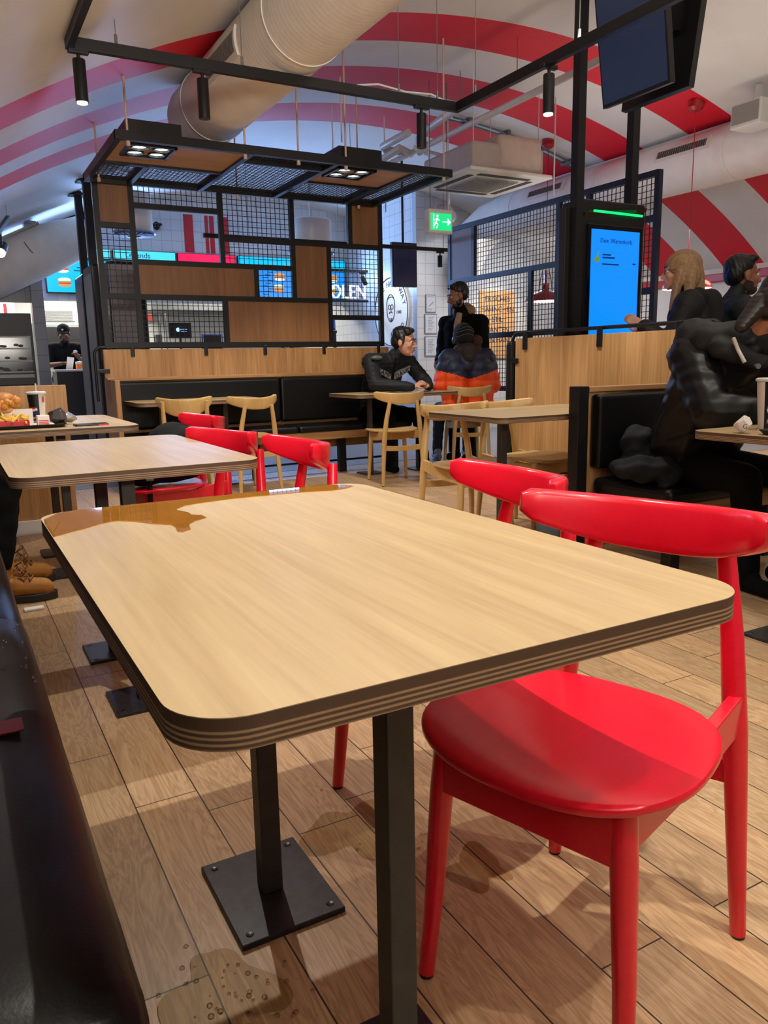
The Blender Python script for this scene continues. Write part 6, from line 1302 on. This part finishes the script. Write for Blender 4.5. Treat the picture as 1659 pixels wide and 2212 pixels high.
# --- woman at the right edge ----------------------------------------------------------------------------------------
t = person('woman with tied back dark hair in a black padded jacket leaning over the right table', 3.2, 2.5)
hc = Vector((3.04, 2.06, 1.235)); HM = fmat((0.86, -0.45, -0.25))
J = dict(head=hc, neck=(3.02, 2.20, 1.10), chest=(3.10, 2.36, 0.98), pelvis=(3.20, 2.62, 0.55), sh_l=(3.22, 2.20, 1.03), sh_r=(2.90, 2.40, 1.03), el_l=(3.28, 2.02, 0.82), wr_l=(3.14, 1.86, 0.80), el_r=(2.80, 2.20, 0.80), wr_r=(2.98, 1.98, 0.80),
         hip_l=(3.28, 2.58, 0.50), hip_r=(3.10, 2.60, 0.50), kn_l=(3.25, 2.14, 0.50), kn_r=(3.0, 2.16, 0.50), an_l=(3.25, 2.1, 0.09), an_r=(3.0, 2.12, 0.09))
blob('body', head_prims(hc, HM, 1.0) + [('e', hc + HM @ Vector((-0.083, -0.004, 0.0)), (0.008, 0.019, 0.03), HM)] + body_prims(J, -0.02) + arm_prims(J, -0.008) + leg_prims(J, -0.015) + hand_prims(J['wr_l'], (-0.4, -0.5, 0.3), (0, 0, -1), 1, 0.7) + hand_prims(J['wr_r'], (0.5, -0.4, 0.3), (0, 0, -1), -1, 0.7), skin_mat('skin warm brown', (176, 112, 80)), t, 0.005, 3)
face_bits(hc, HM, t, 1.0, None, None, BROWK)
hh = lambda x, y, z: hc + HM @ Vector((x, y, z))
blob('hair', [('e', hh(0, -0.022, 0.046), (0.081, 0.098, 0.082), HM), ('e', hh(0, -0.06, 0.0), (0.076, 0.066, 0.085), HM), ('e', hh(0, 0.03, 0.09), (0.05, 0.045, 0.03), HM), limb(hh(0, -0.10, -0.02), hh(0, -0.15, -0.13), 0.045, 0.03)], plain('dark brown hair', (34, 25, 21), 0.4, 0, 0.4, 80), t, 0.005, 3, lambda p: 0.0006 * math.sin(p.z * 260 + p.x * 90))
MB().ell(hh(-0.086, 0.004, -0.036), (0.004,) * 3, 10, 8).build('earring', plain('earring', (220, 190, 140), 0.2, 0.9), t)
BPJ = plain('black padded jacket', (9, 9, 11), 0.5, 0, 0.25, 30, 0, 0, 0.3)
jk = blob('jacket', [limb(J['sh_l'], J['sh_r'], 0.10, 0.10), limb((3.0, 2.40, 0.95), (3.10, 2.62, 0.55), 0.15, 0.15), limb((3.2, 2.36, 0.95), (3.30, 2.62, 0.55), 0.15, 0.15), limb((3.05, 2.30, 1.0), (3.03, 2.22, 1.08), 0.12, 0.09)] + [limb(J['sh_l'], J['el_l'], 0.10, 0.085), limb(J['el_l'], J['wr_l'], 0.085, 0.05), limb(J['sh_r'], J['el_r'], 0.105, 0.09), limb(J['el_r'], J['wr_r'], 0.09, 0.05)], BPJ, t, 0.009, 3, lambda p: puff(44, 0.003)(p) + wrinkle(46, 0.004)(p))
blob('hood', [limb((2.90, 2.32, 1.10), (3.12, 2.12, 1.10), 0.075, 0.075), limb((2.93, 2.40, 1.10), (2.97, 2.44, 1.02), 0.10, 0.10), limb((2.88, 2.24, 1.06), (2.94, 2.08, 1.0), 0.05, 0.03)], plain('black fleece hood', (20, 20, 22), 0.8, 0, 0.3, 60, 0.4), jk, 0.008, 3, wrinkle(50, 0.005))
MB().cyl((2.865, 2.05, 0.985), (2.858, 2.035, 0.985), 0.011, n=16).build('press_stud', CHROME, jk)
MB().tube([(2.86, 2.16, 1.10), (2.855, 2.13, 1.05), (2.86, 2.10, 1.00)], 0.008, 8).build('hood_cord', plain('striped cord', (196, 190, 180), 0.6), jk, smooth=60)
blob('trousers', leg_prims(J, 0.015) + [limb(J['hip_l'], J['hip_r'], 0.085, 0.085)], BLKCL, t, 0.012, 4); [blob('shoe', q_, BLKCL, t, 0.009, 3) for q_ in (shoe_prims(J['an_l'], (0, -1, 0)), shoe_prims(J['an_r'], (-0.2, -1, 0)))]

# --- seated person at the left edge, legs, boots and hand ------------------------------------------------------------
t = person('person at the left edge in black trousers and tan lace-up boots holding a burger', -0.2, 3.95)
J = dict(head=(-0.30, 4.02, 1.28), neck=(-0.32, 4.02, 1.12), chest=(-0.33, 4.0, 0.98), pelvis=(-0.34, 3.98, 0.55), sh_l=(-0.30, 4.22, 1.05), sh_r=(-0.30, 3.80, 1.05), el_l=(-0.02, 4.34, 0.83), wr_l=(0.15, 4.27, 0.84), el_r=(-0.05, 3.86, 0.86), wr_r=(0.10, 4.05, 0.90),
         hip_l=(-0.25, 4.10, 0.52), hip_r=(-0.25, 3.87, 0.52), kn_l=(0.20, 4.10, 0.54), kn_r=(0.17, 3.86, 0.54), an_l=(0.16, 4.04, 0.12), an_r=(0.13, 3.75, 0.12))
hc = Vector(J['head']); HM = fmat((1, 0.1, -0.2))
blob('body', head_prims(hc, HM) + body_prims(J, -0.02) + arm_prims(J, -0.006) + leg_prims(J, -0.015) + hand_prims(J['wr_l'], (0.9, -0.15, 0.05), (0.1, -0.2, 1.0), -1, 0.55) + hand_prims(J['wr_r'], (0.8, 0.5, -0.1), (0.3, 0.6, -0.5), -1, 0.5), skin_mat('skin ruddy', (206, 146, 124)), t, 0.006, 3)
hair_cap('hair', hc, HM, HAIRK, t); face_bits(hc, HM, t)
blob('jumper', body_prims(J, 0.02) + arm_prims(J, 0.018), BLKCL, t, 0.012, 4, wrinkle(30, 0.004))
blob('trousers', [limb(J['hip_l'], J['kn_l'], 0.10, 0.085), limb(J['kn_l'], (0.15, 4.04, 0.2), 0.085, 0.062), limb(J['hip_r'], J['kn_r'], 0.10, 0.085), limb(J['kn_r'], (0.125, 3.755, 0.2), 0.085, 0.062), limb(J['hip_l'], J['hip_r'], 0.12, 0.12)], BLKCL, t, 0.010, 4, wrinkle(34, 0.005))
TAN = plain('tan nubuck', (170, 112, 44), 0.7, 0, 0.12, 30, 0.1); SOLE = plain('dark boot sole', (36, 33, 32), 0.6, 0, 0.1)
for ax, ay, d in ((0.125, 3.76, Vector((0.97, -0.14, 0))), (0.15, 4.045, Vector((0.99, 0.02, 0)))):
    d.normalize(); b = Vector((ax, ay, 0)); s = Vector((-d.y, d.x, 0))
    bt = blob('boot', [limb(b + Vector((0, 0, 0.20)) - d * 0.005, b + Vector((0, 0, 0.075)) - d * 0.01, 0.052, 0.052), limb(b - d * 0.035 + Vector((0, 0, 0.065)), b + d * 0.05 + Vector((0, 0, 0.075)), 0.044, 0.05), limb(b + d * 0.05 + Vector((0, 0, 0.070)), b + d * 0.165 + Vector((0, 0, 0.058)), 0.05, 0.043), limb(b + d * 0.14 + s * 0.012 + Vector((0, 0, 0.056)), b + d * 0.175 - s * 0.004 + Vector((0, 0, 0.054)), 0.042, 0.038)], TAN, t, 0.006, 4)
    N = 32; m = MB(); ring_ = []
    for k in range(N):
        a = 2 * PI * k / N; c_, s_ = math.cos(a), math.sin(a); u = 0.065 + 0.158 * math.copysign(abs(c_) ** 0.8, c_); w = (0.05 if c_ > 0 else 0.042) * s_; ring_.append(b + d * u + s * w)
    m.v = [(p.x, p.y, 0.0) for p in ring_] + [(p.x, p.y, 0.036 + 0.006 * max(0, (p - b).dot(d) - 0.16) * 8) for p in ring_]
    m.f = [(k, (k + 1) % N, N + (k + 1) % N, N + k) for k in range(N)] + [tuple(range(N))[::-1], tuple(range(N, 2 * N))]; m.m = [0] * len(m.f); m.build('sole', SOLE, bt, smooth=40, bevel=0.004)
    m = MB()
    for i in range(5):
        c_ = b + d * (0.035 + 0.02 * i) + Vector((0, 0, 0.172 - 0.017 * i)); m.tube([c_ - s * 0.036, c_ + d * 0.012 + Vector((0, 0, 0.01)), c_ + s * 0.036], 0.004, 6)
    c_ = b + d * 0.06 + Vector((0, 0, 0.168))
    for q in (-1, 1): m.tube([c_, c_ + s * 0.03 * q + d * 0.03 + Vector((0, 0, 0.022)), c_ + s * 0.05 * q + d * 0.045 + Vector((0, 0, -0.02)), c_ + s * 0.03 * q + d * 0.02 + Vector((0, 0, -0.045)), c_], 0.0035, 6); m.tube([c_, c_ + s * 0.025 * q + d * 0.05 + Vector((0, 0, -0.05)), c_ + s * 0.03 * q + d * 0.055 + Vector((0, 0, -0.09))], 0.0035, 6)
    m.build('laces', plain('brown laces', (120, 80, 40), 0.7), bt, smooth=60)
